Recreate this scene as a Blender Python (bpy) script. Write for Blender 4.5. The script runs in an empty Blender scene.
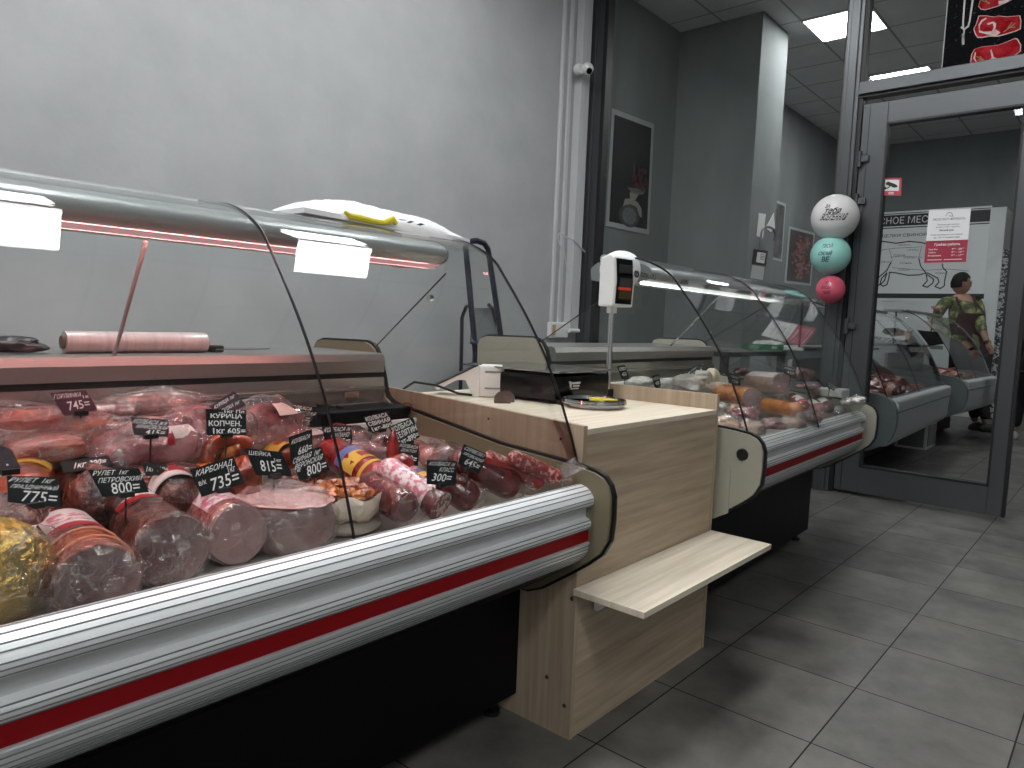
import bpy, bmesh, math, random
from mathutils import Vector, Matrix, noise
random.seed(7)
PI = math.pi
S = bpy.context.scene
COL = S.collection

# ------------------------------------------------------------------ camera
F, YAW, PITCH, ROLL, CAMH = 720.1, .7118, -.085975, .0394895, 1.06
_f = Vector((math.cos(YAW)*math.cos(PITCH), math.sin(YAW)*math.cos(PITCH), math.sin(PITCH)))
_r0 = Vector((math.sin(YAW), -math.cos(YAW), 0)); _u0 = _r0.cross(_f)
_c, _s = math.cos(ROLL), math.sin(ROLL)
_r = _c*_r0+_s*_u0; _u = -_s*_r0+_c*_u0
CP = Vector((0, 0, CAMH))
cd = bpy.data.cameras.new('camera'); cam = bpy.data.objects.new('camera', cd); COL.objects.link(cam)
cd.sensor_width = 36; cd.lens = F*36/1024; cd.clip_start = .02
cam.matrix_world = Matrix(((_r.x, _u.x, -_f.x, 0), (_r.y, _u.y, -_f.y, 0), (_r.z, _u.z, -_f.z, CAMH), (0, 0, 0, 1)))
S.camera = cam
def at(x, y, ax, v):
    """the point of the plane ax = v that the photograph shows at pixel x, y"""
    d = _f+_r*((x-512)/F)-_u*((y-384)/F); i = 'xyz'.index(ax)
    return CP+d*((v-CP[i])/d[i])
def dist(p): return (p-CP).dot(_f)

# ------------------------------------------------------------------ world, exposure, lamps
w = bpy.data.worlds.new('world'); S.world = w; w.use_nodes = True
w.node_tree.nodes['Background'].inputs[0].default_value = (.75, .85, 1, 1)
w.node_tree.nodes['Background'].inputs[1].default_value = .012
S.view_settings.view_transform = 'Standard'; S.view_settings.look = 'None'
S.view_settings.exposure = -.18; S.view_settings.gamma = 1; S.view_settings.use_curve_mapping = False
LIGHT_NEAR, LIGHT_FAR = 36.0, 31.0
CEIL = 3.98; WALLY = 3.68; PX = 5.112
NEAR_LIGHTS = [(-2.8, 1.15), (-.93, 1.15), (.97, 1.15), (2.87, 1.15), (.97, 2.34), (2.91, 2.34), (-.5, -1.5), (-2.2, -1.5), (-.5, -2.6)]  # negative-y panels: unseen, added behind the camera to light the case fronts
FAR_LIGHTS = [(7.31, 2.34), (9.2, 2.25), (9.2, -.2)]

# ------------------------------------------------------------------ materials
MATS = {}
def M(name, col=(.5, .5, .5), rough=.5, metal=0, coat=0, bump=None, noisec=None, emit=None, stretch=None, spec=.5, alpha=None, ramp=(.4, .6), kind='noise', coatr=.1):
    if name in MATS: return MATS[name]
    m = bpy.data.materials.new(name); m.use_nodes = True; nt = m.node_tree; N = nt.nodes; L = nt.links
    b = N['Principled BSDF']
    b.inputs['Base Color'].default_value = (*col, 1); b.inputs['Roughness'].default_value = rough
    b.inputs['Metallic'].default_value = metal; b.inputs['Coat Weight'].default_value = coat; b.inputs['Coat Roughness'].default_value = coatr
    b.inputs['Specular IOR Level'].default_value = spec
    if emit: b.inputs['Emission Color'].default_value = (*emit[0], 1); b.inputs['Emission Strength'].default_value = emit[1]
    if alpha is not None: b.inputs['Alpha'].default_value = alpha
    co = None
    if bump or noisec:
        tc = N.new('ShaderNodeTexCoord'); mp = N.new('ShaderNodeMapping'); L.new(tc.outputs['Object'], mp.inputs['Vector'])
        if stretch: mp.inputs['Scale'].default_value = stretch
        co = mp.outputs[0]
    if noisec:
        sc, c2 = noisec[0], noisec[1]
        if kind == 'voronoi':
            n = N.new('ShaderNodeTexVoronoi'); n.inputs['Scale'].default_value = sc; out = n.outputs['Distance']
        else:
            n = N.new('ShaderNodeTexNoise'); n.inputs['Scale'].default_value = sc; n.inputs['Detail'].default_value = 6; n.inputs['Roughness'].default_value = .6; out = n.outputs['Fac']
        L.new(co, n.inputs['Vector'])
        r = N.new('ShaderNodeValToRGB'); r.color_ramp.elements[0].position = ramp[0]; r.color_ramp.elements[1].position = ramp[1]
        r.color_ramp.elements[0].color = (*col, 1); r.color_ramp.elements[1].color = (*c2, 1)
        if len(noisec) > 2:
            e = r.color_ramp.elements.new((ramp[0]+ramp[1])/2); e.color = (*noisec[2], 1)
        L.new(out, r.inputs[0]); L.new(r.outputs[0], b.inputs['Base Color'])
    if bump:
        n = N.new('ShaderNodeTexNoise'); n.inputs['Scale'].default_value = bump[0]; n.inputs['Detail'].default_value = 5
        if len(bump) > 2: n.inputs['Distortion'].default_value = bump[2]
        L.new(co, n.inputs['Vector'])
        bp = N.new('ShaderNodeBump'); bp.inputs['Strength'].default_value = bump[1]; bp.inputs['Distance'].default_value = .012
        L.new(n.outputs['Fac'], bp.inputs['Height']); L.new(bp.outputs[0], b.inputs['Normal'])
        if coat: L.new(bp.outputs[0], b.inputs['Coat Normal'])
    MATS[name] = m; return m
def glassy(name, tint=(.97, .985, .98), rough=0, boost=1.0, base=.0, bump=None, milk=0, ior=1.5, crease_glint=0):
    if name in MATS: return MATS[name]
    m = bpy.data.materials.new(name); m.use_nodes = True; nt = m.node_tree; N = nt.nodes; L = nt.links
    N.remove(N['Principled BSDF']); out = N['Material Output']
    t = N.new('ShaderNodeBsdfTransparent'); t.inputs[0].default_value = (*tint, 1)
    g = N.new('ShaderNodeBsdfGlossy'); g.inputs['Roughness'].default_value = rough; g.inputs[0].default_value = (1, 1, 1, 1)
    lw = N.new('ShaderNodeLayerWeight'); lw.inputs[0].default_value = .5
    fr = N.new('ShaderNodeMath'); fr.operation = 'POWER'; fr.inputs[1].default_value = 4.6; L.new(lw.outputs['Facing'], fr.inputs[0])
    ma = N.new('ShaderNodeMath'); ma.operation = 'MULTIPLY_ADD'; ma.inputs[1].default_value = .9; ma.inputs[2].default_value = .038*boost+base; ma.use_clamp = True
    L.new(fr.outputs[0], ma.inputs[0]); mx = N.new('ShaderNodeMixShader'); L.new(ma.outputs[0], mx.inputs[0])
    src = t.outputs[0]
    if milk:
        d = N.new('ShaderNodeBsdfDiffuse'); d.inputs[0].default_value = (.8, .78, .78, 1)
        m2 = N.new('ShaderNodeMixShader'); m2.inputs[0].default_value = milk; L.new(t.outputs[0], m2.inputs[1]); L.new(d.outputs[0], m2.inputs[2]); src = m2.outputs[0]
        if crease_glint:  # pale diffuse streaks paint the glints of wrinkled film into the colour
            tc0 = N.new('ShaderNodeTexCoord'); n0 = N.new('ShaderNodeTexNoise'); n0.inputs['Scale'].default_value = crease_glint; n0.inputs['Detail'].default_value = 3; n0.inputs['Distortion'].default_value = 1.2; L.new(tc0.outputs['Object'], n0.inputs['Vector'])
            s0 = N.new('ShaderNodeMath'); s0.operation = 'SUBTRACT'; s0.inputs[1].default_value = .5; L.new(n0.outputs['Fac'], s0.inputs[0])
            a0 = N.new('ShaderNodeMath'); a0.operation = 'ABSOLUTE'; L.new(s0.outputs[0], a0.inputs[0])
            r0 = N.new('ShaderNodeMapRange'); r0.inputs[1].default_value = 0; r0.inputs[2].default_value = .020; r0.inputs[3].default_value = .34; r0.inputs[4].default_value = milk; L.new(a0.outputs[0], r0.inputs[0]); L.new(r0.outputs[0], m2.inputs[0])
    L.new(src, mx.inputs[1]); L.new(g.outputs[0], mx.inputs[2]); L.new(mx.outputs[0], out.inputs[0])
    if bump:
        tc = N.new('ShaderNodeTexCoord'); n = N.new('ShaderNodeTexNoise'); n.inputs['Scale'].default_value = bump[0]; n.inputs['Detail'].default_value = 4; n.inputs['Distortion'].default_value = 1.5
        L.new(tc.outputs['Object'], n.inputs['Vector'])
        bp = N.new('ShaderNodeBump'); bp.inputs['Strength'].default_value = bump[1]; bp.inputs['Distance'].default_value = .01
        L.new(n.outputs['Fac'], bp.inputs['Height']); L.new(bp.outputs[0], g.inputs['Normal']); L.new(bp.outputs[0], lw.inputs['Normal'])
    MATS[name] = m; return m

GLASS = glassy('clear_glass', (.975, .985, .98), boost=.48)
DOORGLASS = glassy('door_glass', (.90, .92, .92), boost=.45)
FILM = glassy('cling_film', (.95, .93, .93), rough=.10, boost=1.3, base=.01, bump=(26, 1.0), milk=.03, crease_glint=19)
EDGE = M('dark_glass_edge', (.006, .008, .008), .3)
ALU = M('anodised_aluminium', (.62, .64, .64), .32, .55)
ALU_L = M('white_rail_aluminium', (.78, .8, .8), .36, .25)
GROOVE = M('groove_shadow', (.2, .21, .21), .5, .3)
RED = M('red_stripe', (.21, .001, .004), .5, spec=.2)
PANELW = M('pale_grey_panel', (.55, .56, .56), .45)
OLIVE = M('olive_brown_plastic', (.175, .15, .095), .42); BEIGE = M('grey_beige_plastic', (.30, .285, .235), .42)
BLACK = M('black_rubber', (.004, .004, .005), .4)
BLACKP = M('black_plinth_plastic', (.002, .002, .003), .45, spec=.15)
CANOPY = M('grey_canopy_metal', (.36, .375, .375), .33, .35)
STEEL = M('brushed_steel', (.42, .43, .42), .22, .9)
DECK = M('deck_steel', (.50, .47, .43), .3, .5)
WHITEP = M('white_plastic', (.75, .75, .74), .35)
GREYP = M('cheek_grey_plastic', (.17, .19, .19), .4)
FRAME = M('dark_grey_powder_coated_aluminium', (.085, .09, .095), .34, .5)
FRAMED = M('black_gasket', (.006, .006, .007), .5)
CHALK = M('chalk_writing', (.78, .78, .76), .8)
TAGBLK = M('black_chalk_card', (.006, .008, .009), .6, spec=.2)
TAGPUR = M('purple_lit_card', (.055, .012, .03), .45)
CHROME = M('chrome', (.7, .7, .7), .08, 1)
PAPER = M('paper_white', (.78, .78, .77), .7)
DARKTXT = M('dark_print', (.02, .02, .02), .6)
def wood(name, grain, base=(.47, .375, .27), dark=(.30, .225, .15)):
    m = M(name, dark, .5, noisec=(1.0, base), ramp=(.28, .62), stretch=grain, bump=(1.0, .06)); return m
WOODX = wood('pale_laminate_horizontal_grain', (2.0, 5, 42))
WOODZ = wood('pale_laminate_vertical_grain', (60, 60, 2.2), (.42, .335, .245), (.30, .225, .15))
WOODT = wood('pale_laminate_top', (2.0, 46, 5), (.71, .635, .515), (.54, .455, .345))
# ------------------------------------------------------------------ mesh helpers
def fin(bm, smooth=False, angle=None):
    bmesh.ops.recalc_face_normals(bm, faces=bm.faces)
    for f in bm.faces: f.smooth = smooth
    if smooth and angle:
        for e in bm.edges:
            if len(e.link_faces) == 2 and e.calc_face_angle(0) > angle: e.smooth = False
def obj(name, bm, mat, parent=None, smooth=False, angle=.7, label=None, cat=None, group=None, kind=None, local=False, recalc=True):
    """links ONE mesh object; world coordinates unless local"""
    if isinstance(bm, bmesh.types.BMesh):
        if recalc: fin(bm, smooth, angle)
        me = bpy.data.meshes.new(name); bm.to_mesh(me); bm.free()
    else: me = bm
    mats = mat if isinstance(mat, (list, tuple)) else [mat]
    for k in mats: me.materials.append(k)
    o = bpy.data.objects.new(name, me); COL.objects.link(o)
    if parent is not None:
        o.parent = parent
        if not local:
            mw = Matrix.Identity(4); p = parent
            ch = []
            while p: ch.append(p); p = p.parent
            for p in reversed(ch): mw = mw @ Matrix.LocRotScale(p.location, p.rotation_euler, p.scale)
            me.transform(mw.inverted())
    if label: o['label'] = label
    if cat: o['category'] = cat
    if group: o['group'] = group
    if kind: o['kind'] = kind
    return o
def thing(name, label, cat, loc=(0, 0, 0), rz=0, group=None, kind=None):
    o = bpy.data.objects.new(name, None); COL.objects.link(o); o.location = loc; o.rotation_euler = (0, 0, rz); o.empty_display_size = .05
    o['label'] = label; o['category'] = cat
    if group: o['group'] = group
    if kind: o['kind'] = kind
    return o
def dup(root, loc, rz=0, scale=None, label=None, group=None):
    r = root.copy(); COL.objects.link(r); r.location = loc; r.rotation_euler = (0, 0, rz)
    if scale: r.scale = scale
    if label: r['label'] = label
    if group: r['group'] = group
    for ch in list(root.children):
        c = ch.copy(); COL.objects.link(c); c.parent = r
        for g in ch.children:
            d = g.copy(); COL.objects.link(d); d.parent = c
    return r
def bx(bm, lo, hi, bev=0):
    lo = Vector(lo); hi = Vector(hi)
    r = bmesh.ops.create_cube(bm, size=1); vs = r['verts']
    for v in vs: v.co = Vector(((lo[i]+hi[i])/2+v.co[i]*(hi[i]-lo[i]) for i in range(3)))
    if bev: bmesh.ops.bevel(bm, geom=list({e for v in vs for e in v.link_edges}), offset=bev, segments=2, affect='EDGES', profile=.5)
    return bm
def box(lo, hi, bev=0): return bx(bmesh.new(), lo, hi, bev)
def prism(pts, a, b, axis='x', bm=None):
    """closed 2-D outline swept along an axis"""
    bm = bm or bmesh.new()
    def P(p, t):
        if axis == 'x': return (t, p[0], p[1])
        if axis == 'y': return (p[0], t, p[1])
        return (p[0], p[1], t)
    A = [bm.verts.new(P(p, a)) for p in pts]; B = [bm.verts.new(P(p, b)) for p in pts]; n = len(pts)
    for i in range(n): bm.faces.new((A[i], A[(i+1) % n], B[(i+1) % n], B[i]))
    bm.faces.new(A); bm.faces.new(B[::-1]); return bm
def sheet(pts, a, b, t, axis='x', bm=None):
    """open 2-D curve given a thickness and swept"""
    n = len(pts); off = []
    for i, p in enumerate(pts):
        q0 = pts[max(i-1, 0)]; q1 = pts[min(i+1, n-1)]; d = Vector((q1[0]-q0[0], q1[1]-q0[1])).normalized()
        off.append((p[0]-d.y*t, p[1]+d.x*t))
    return prism(list(pts)+off[::-1], a, b, axis, bm)
def tube(pts, r, seg=8, bm=None, caps=True):
    bm = bm or bmesh.new(); pts = [Vector(p) for p in pts]; rings = []
    rr = r if isinstance(r, (list, tuple)) else [r]*len(pts)
    d0 = (pts[1]-pts[0]).normalized(); up = Vector((0, 0, 1)) if abs(d0.z) < .9 else Vector((1, 0, 0))
    x = d0.cross(up).normalized()
    for i, p in enumerate(pts):
        d = (pts[min(i+1, len(pts)-1)]-pts[max(i-1, 0)]).normalized()
        x = (x-d*x.dot(d)).normalized(); y = d.cross(x)
        rings.append([bm.verts.new(p+(x*math.cos(2*PI*k/seg)+y*math.sin(2*PI*k/seg))*rr[i]) for k in range(seg)])
    for a, b in zip(rings, rings[1:]):
        for k in range(seg): bm.faces.new((a[k], a[(k+1) % seg], b[(k+1) % seg], b[k]))
    if caps: bm.faces.new(rings[0][::-1]); bm.faces.new(rings[-1])
    return bm
def lathe(prof, c=(0, 0, 0), seg=24, bm=None, axis='z', wob=None):
    bm = bm or bmesh.new(); rings = []
    for (r, h) in prof:
        ring = []
        for k in range(seg):
            a = 2*PI*k/seg; rr = max(r, 1e-4)
            if wob: rr, hh = wob(rr, h, a)
            else: hh = h
            v = {'z': (rr*math.cos(a), rr*math.sin(a), hh), 'x': (hh, rr*math.cos(a), rr*math.sin(a)), 'y': (rr*math.cos(a), hh, rr*math.sin(a))}[axis]
            ring.append(bm.verts.new(Vector(v)+Vector(c)))
        rings.append(ring)
    for a, b in zip(rings, rings[1:]):
        for k in range(seg): bm.faces.new((a[k], a[(k+1) % seg], b[(k+1) % seg], b[k]))
    bm.faces.new(rings[0][::-1]); bm.faces.new(rings[-1]); return bm
def crv(P, n=6):
    out = []
    for i in range(len(P)-1):
        p = [Vector(P[max(i-1, 0)]), Vector(P[i]), Vector(P[i+1]), Vector(P[min(i+2, len(P)-1)])]
        for k in range(n):
            f = k/n; out.append(tuple(.5*((2*p[1])+(-p[0]+p[2])*f+(2*p[0]-5*p[1]+4*p[2]-p[3])*f*f+(-p[0]+3*p[1]-3*p[2]+p[3])*f**3)))
    out.append(tuple(P[-1])); return out
_TX = {}
def text_geo(s, bold=0):
    if (s, bold) in _TX: return _TX[(s, bold)]
    c = bpy.data.curves.new('lettering', 'FONT'); c.body = s; c.size = 1; c.resolution_u = 2; c.offset = bold
    o = bpy.data.objects.new('lettering', c); COL.objects.link(o)
    dg = bpy.context.evaluated_depsgraph_get(); me = bpy.data.meshes.new_from_object(o.evaluated_get(dg))
    bpy.data.objects.remove(o); bpy.data.curves.remove(c)
    vs = [v.co.copy() for v in me.vertices]; fs = [tuple(p.vertices) for p in me.polygons]; bpy.data.meshes.remove(me)
    x0 = min(v.x for v in vs); x1 = max(v.x for v in vs); y0 = min(v.y for v in vs); y1 = max(v.y for v in vs)
    g = ([((v.x-x0)/(x1-x0), (v.y-y0)/(y1-y0)) for v in vs], fs); _TX[(s, bold)] = g; return g
def text_on(bm, s, P, rect, bold=0, shear=0, wav=0):
    """letters of s fitted into rect (u0,u1,v0,v1) of a surface P(u,v)"""
    g = text_geo(s, bold); u0, u1, v0, v1 = rect
    vs = [bm.verts.new(P(u0+(u1-u0)*(a+shear*(b-.5)), v0+(v1-v0)*b+wav*math.sin(a*5))) for a, b in g[0]]
    for f in g[1]:
        try: bm.faces.new([vs[i] for i in f])
        except ValueError: pass
def quadP(q, eps=.001, toward=None):
    """q = TL,TR,BR,BL in 3-D"""
    TL, TR, BR, BL = [Vector(p) for p in q]
    n = (TR-TL).cross(BL-TL).normalized()
    if n.dot((toward or CP)-TL) < 0: n = -n
    def P(u, v): return (BL*(1-u)+BR*u)*(1-v)+(TL*(1-u)+TR*u)*v+n*eps
    P.n = n; return P
def card(q, t=.002):
    TL, TR, BR, BL = [Vector(p) for p in q]; P = quadP(q); n = P.n
    bm = bmesh.new(); A = [bm.verts.new(p) for p in (TL, TR, BR, BL)]; B = [bm.verts.new(p-n*t) for p in (TL, TR, BR, BL)]
    bm.faces.new(A); bm.faces.new(B[::-1])
    for i in range(4): bm.faces.new((A[i], B[i], B[(i+1) % 4], A[(i+1) % 4]))
    return bm
def patch(bm, P, poly, mi=0):
    f = bm.faces.new([bm.verts.new(P(u, v)) for u, v in poly]); f.material_index = mi; return f
def disc_poly(cu, cv, ru, rv, n=20): return [(cu+ru*math.cos(2*PI*k/n), cv+rv*math.sin(2*PI*k/n)) for k in range(n)]
def stroke(bm, P, pts, wd):
    """thick line through (u,v) points on a surface, wd in metres-ish uv"""
    n = len(pts)
    for a, b in zip(pts, pts[1:]):
        d = Vector((b[0]-a[0], b[1]-a[1]));
        if d.length < 1e-6: continue
        d.normalize(); o = Vector((-d.y, d.x))*wd/2; e = d*wd*.3
        bm.faces.new([bm.verts.new(P(*q)) for q in ((a[0]-e.x+o.x, a[1]-e.y+o.y), (a[0]-e.x-o.x, a[1]-e.y-o.y), (b[0]+e.x-o.x, b[1]+e.y-o.y), (b[0]+e.x+o.x, b[1]+e.y+o.y))])
# ------------------------------------------------------------------ setting
def grid_mat(name, ox, oy, px, py, gw, c1, c2, cg, rough, bump=0):
    m = bpy.data.materials.new(name); m.use_nodes = True; nt = m.node_tree; N = nt.nodes; L = nt.links; b = N['Principled BSDF']
    tc = N.new('ShaderNodeTexCoord'); sp = N.new('ShaderNodeSeparateXYZ'); L.new(tc.outputs['Object'], sp.inputs[0])
    def mth(op, a, v=None, v2=None):
        n = N.new('ShaderNodeMath'); n.operation = op
        for i, q in enumerate((a, v, v2)):
            if q is None: continue
            if isinstance(q, (int, float)): n.inputs[i].default_value = q
            else: L.new(q, n.inputs[i])
        return n.outputs[0]
    cells = []; edges = []
    for out, o, p in ((sp.outputs[0], ox, px), (sp.outputs[1], oy, py)):
        t = mth('DIVIDE', mth('SUBTRACT', out, o), p); cells.append(mth('FLOOR', t)); fr = mth('FRACT', t)
        e = mth('MINIMUM', fr, mth('SUBTRACT', 1.0, fr)); edges.append(mth('LESS_THAN', e, gw/2/p))
    g = mth('MAXIMUM', edges[0], edges[1])
    n1 = N.new('ShaderNodeTexNoise'); n1.inputs['Scale'].default_value = 3.2; n1.inputs['Detail'].default_value = 8; n1.inputs['Roughness'].default_value = .65
    cb = N.new('ShaderNodeCombineXYZ'); L.new(mth('MULTIPLY', cells[0], 3.7), cb.inputs[0]); L.new(mth('MULTIPLY', cells[1], 5.3), cb.inputs[1])
    va = N.new('ShaderNodeVectorMath'); L.new(tc.outputs['Object'], va.inputs[0]); L.new(cb.outputs[0], va.inputs[1]); L.new(va.outputs[0], n1.inputs['Vector'])
    r = N.new('ShaderNodeValToRGB'); r.color_ramp.elements[0].position = .33; r.color_ramp.elements[1].position = .68
    r.color_ramp.elements[0].color = (*c1, 1); r.color_ramp.elements[1].color = (*c2, 1); L.new(n1.outputs['Fac'], r.inputs[0])
    mx = N.new('ShaderNodeMix'); mx.data_type = 'RGBA'; L.new(g, mx.inputs[0]); L.new(r.outputs[0], mx.inputs[6]); mx.inputs[7].default_value = (*cg, 1); L.new(mth('MULTIPLY_ADD', g, -.45, .5), b.inputs['Specular IOR Level'])
    L.new(mx.outputs[2], b.inputs['Base Color'])
    n2 = N.new('ShaderNodeTexNoise'); n2.inputs['Scale'].default_value = 9; n2.inputs['Detail'].default_value = 5; L.new(tc.outputs['Object'], n2.inputs['Vector'])
    rr = mth('MULTIPLY_ADD', n2.outputs['Fac'], .25, rough-.12); L.new(rr, b.inputs['Roughness'])
    if bump:
        bp = N.new('ShaderNodeBump'); bp.inputs['Strength'].default_value = bump; bp.inputs['Distance'].default_value = .004; bp.invert = True
        L.new(g, bp.inputs['Height']); L.new(bp.outputs[0], b.inputs['Normal'])
    return m
FLOORM = grid_mat('grey_stone_floor_tiles', 1.48742, .95205, .39891, .39891, .0042, (.066, .063, .057), (.175, .168, .152), (.014, .013, .012), .42, 0)
CEILM = grid_mat('mineral_ceiling_tiles', 7.0, 2.04, .62, .60, .022, (.56, .57, .57), (.64, .65, .65), (.32, .325, .325), .9)
WALLN = M('light_grey_painted_wall', (.37, .377, .378), .7, noisec=(2.2, (.42, .427, .428)), bump=(9, .25), ramp=(.35, .65))
WALLF = M('mid_grey_plaster_wall', (.155, .172, .172), .75, noisec=(1.6, (.225, .245, .245)), bump=(7, .2), ramp=(.3, .7), stretch=(1, 1, .35))
XE = 12.2; Y0 = -3.0; X0 = -3.6
obj('floor', box((X0, Y0, -.1), (XE, WALLY, 0)), FLOORM, kind='structure')
obj('ceiling', box((X0, Y0, CEIL), (XE, WALLY, CEIL+.1)), CEILM, kind='structure')
obj('wall_left', box((X0, WALLY, 0), (PX-.02, WALLY+.12, CEIL)), WALLN, kind='structure')
obj('wall_far_left', box((PX-.02, WALLY, 0), (XE, WALLY+.12, CEIL)), WALLF, kind='structure')
obj('wall_far', box((XE, Y0, 0), (XE+.12, WALLY+.12, CEIL)), WALLF, kind='structure')
obj('wall_right', box((X0, Y0-.12, 0), (XE+.12, Y0, CEIL)), WALLN, kind='structure')
obj('wall_near', box((X0-.12, Y0-.12, 0), (X0, WALLY+.12, CEIL)), WALLN, kind='structure')
obj('wall_column', box((6.609, 2.842, 0), (7.235, WALLY, CEIL)), WALLF, kind='structure')
# partition: aluminium posts, transom, fixed glazing
def post(name, y0, y1, x0=PX-.05, x1=PX+.07, z1=CEIL, z0=0):
    o = obj(name, box((x0, y0, z0), (x1, y1, z1), .004), FRAME, kind='structure'); return o
p1 = post('trim_1', 3.535, 3.67, PX-.02, PX+.08)
obj('trim_channel', box((PX-.045, 3.60, 0), (PX-.02, 3.67, CEIL), .003), FRAME, p1)
obj('glazing_bead', box((PX-.03, 3.497, 0), (PX+.06, 3.535, CEIL), .003), FRAMED, p1)
p2 = post('trim_2', 1.503, 1.606, PX-.045, PX+.07)
obj('glazing_bead', box((PX-.03, 1.606, 0), (PX+.05, 1.618, CEIL)), FRAMED, p2)
obj('trim_channel', box((PX-.057, 1.527, 0), (PX-.045, 1.58, CEIL), .004), FRAME, p2)
p3 = obj('trim_3', box((PX-.06, -1.55, 2.61), (PX+.06, 1.503, 2.69), .005), FRAME, kind='structure')
obj('glazing_bead', box((PX-.04, -1.55, 2.594), (PX+.04, 1.503, 2.61)), FRAMED, p3)
obj('glazing_bead', box((PX-.035, 1.478, 2.69), (PX+.035, 1.503, CEIL)), FRAMED, p3)
post('trim_4', -1.65, -1.55)
p5 = obj('trim_5', box((PX-.03, 1.478, 0), (PX+.05, 1.503, 2.6)), FRAMED, kind='structure')
obj('window_1', box((PX+.006, 1.618, .05), (PX+.014, 3.498, CEIL-.02)), GLASS, kind='structure')
obj('window_2', box((PX+.006, -1.55, 2.69), (PX+.014, 1.478, CEIL-.01)), GLASS, kind='structure')
obj('window_3', box((PX+.006, Y0, .05), (PX+.014, -1.65, CEIL-.01)), GLASS, kind='structure')
# door leaf
d = thing('door_1', 'x', 'x', (PX, 1.472, 0)); del d['label']; del d['category']; d['kind'] = 'structure'
bm = bmesh.new()
dy0, dy1, dz0, dz1 = .525, 1.472, .022, 2.55; gy0, gy1, gz0, gz1 = .60, 1.322, .195, 2.415
for lo, hi in (((dy0, dz0), (gy0, dz1)), ((gy1, dz0), (dy1, dz1)), ((gy0, dz0), (gy1, gz0)), ((gy0, gz1), (gy1, dz1))):
    bx(bm, (PX-.03, lo[0], lo[1]), (PX+.03, hi[0], hi[1]), .003)
obj('door_frame', bm, FRAME, d)
bm = bmesh.new()
for lo, hi in (((gy0-.003, gz0), (gy0+.010, gz1)), ((gy1-.010, gz0), (gy1+.003, gz1)), ((gy0, gz0-.003), (gy1, gz0+.010)), ((gy0, gz1-.010), (gy1, gz1+.003))):
    bx(bm, (PX-.032, lo[0], lo[1]), (PX+.032, hi[0], hi[1]))
obj('gasket', bm, FRAMED, d)
obj('door_edge', box((PX-.025, dy0-.018, dz0), (PX+.025, dy0, dz1)), FRAMED, d)
obj('frame_groove', box((PX-.0315, gy1+.105, dz0), (PX-.028, gy1+.110, dz1)), FRAMED, d)
obj('door_glass', box((PX-.004, gy0, gz0), (PX+.004, gy1, gz1)), DOORGLASS, d)
for z in (2.20, 1.12, .35, 1.93):
    bm = bmesh.new(); tube([(PX-.05, 1.466, z-.05), (PX-.05, 1.466, z+.05)], .014, 12, bm); bx(bm, (PX-.056, 1.41, z-.02), (PX-.03, 1.475, z+.02), .003)
    obj('door_hinge', bm, FRAME, d)
# ceiling lights
PANEL = M('led_panel_diffuser', (.9, .9, .9), .5, emit=((.97, .99, 1), LIGHT_NEAR))
PANELF = M('led_panel_diffuser_far', (.9, .9, .9), .5, emit=((.97, .99, 1), LIGHT_FAR))
def lamp(x, y, m, label):
    t = thing('ceiling_light_panel', label, 'ceiling light', (x, y, CEIL), group='square light panels in the tiled ceiling')
    h = .30
    bm = bmesh.new()
    for a, b in (((-h, -h), (h, -h+.012)), ((-h, h-.012), (h, h)), ((-h, -h+.012), (-h+.012, h-.012)), ((h-.012, -h+.012), (h, h-.012))):
        bx(bm, (x+a[0], y+a[1], CEIL-.012), (x+b[0], y+b[1], CEIL+.001))
    obj('frame', bm, WHITEP, t); obj('diffuser', box((x-h+.012, y-h+.012, CEIL-.008), (x+h-.012, y+h-.012, CEIL+.001)), m, t)
for i, (x, y) in enumerate(NEAR_LIGHTS): lamp(x, y, PANEL, 'square white light panel in the ceiling above the glass display cases; those over the aisle are added unseen fill')
for i, (x, y) in enumerate(FAR_LIGHTS):
    lamp(x, y, PANELF, ['bright square ceiling panel left of the upright door post', 'bright square ceiling panel seen just above the door transom'][i] if i < 2 else 'square ceiling panel over the aisle of the room behind the glass door')

# ------------------------------------------------------------------ display case
OUT = [(.245, .364), (.199, .384), (.112, .444), (.060, .482), (.024, .513), (.004, .55), (0, .599), (.001, .655), (.010, .680), (.026, .697), (.05, .706), (.101, .713), (.22, .722), (.356, .73), (.58, .762), (.70, .779), (.785, .789), (.815, .797), (.838, .81), (.85, .828), (.858, .86), (.867, .885), (.882, .93), (.90, .958), (.92, .971), (.946, .978), (1.18, .975), (1.215, .965), (1.23, .94), (1.23, .364)]
def offset(pts, o):
    n = len(pts); out = []
    for i, p in enumerate(pts):
        a = Vector(pts[i-1]); b = Vector(pts[(i+1) % n]); d = (b-a).normalized(); out.append((p[0]+d.y*-o*-1*-1, p[1]+d.x*o))
    return out
def area(p): return sum(p[i-1][0]*p[i][1]-p[i][0]*p[i-1][1] for i in range(len(p)))/2
def grow(pts, o):
    s = 1 if area(pts) > 0 else -1; n = len(pts); out = []
    for i, p in enumerate(pts):
        d = (Vector(pts[(i+1) % n])-Vector(pts[i-1])).normalized(); out.append((p[0]+s*d.y*o, p[1]-s*d.x*o))
    return out
GL = [(.092, .664), (.14, .798), (.208, .943), (.287, 1.067), (.379, 1.183), (.417, 1.224), (.475, 1.258), (.553, 1.283), (.678, 1.297)]
def dz_(pts, dz, dy=0): return [(p[0]+dy, p[1]+dz) for p in pts]
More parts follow.
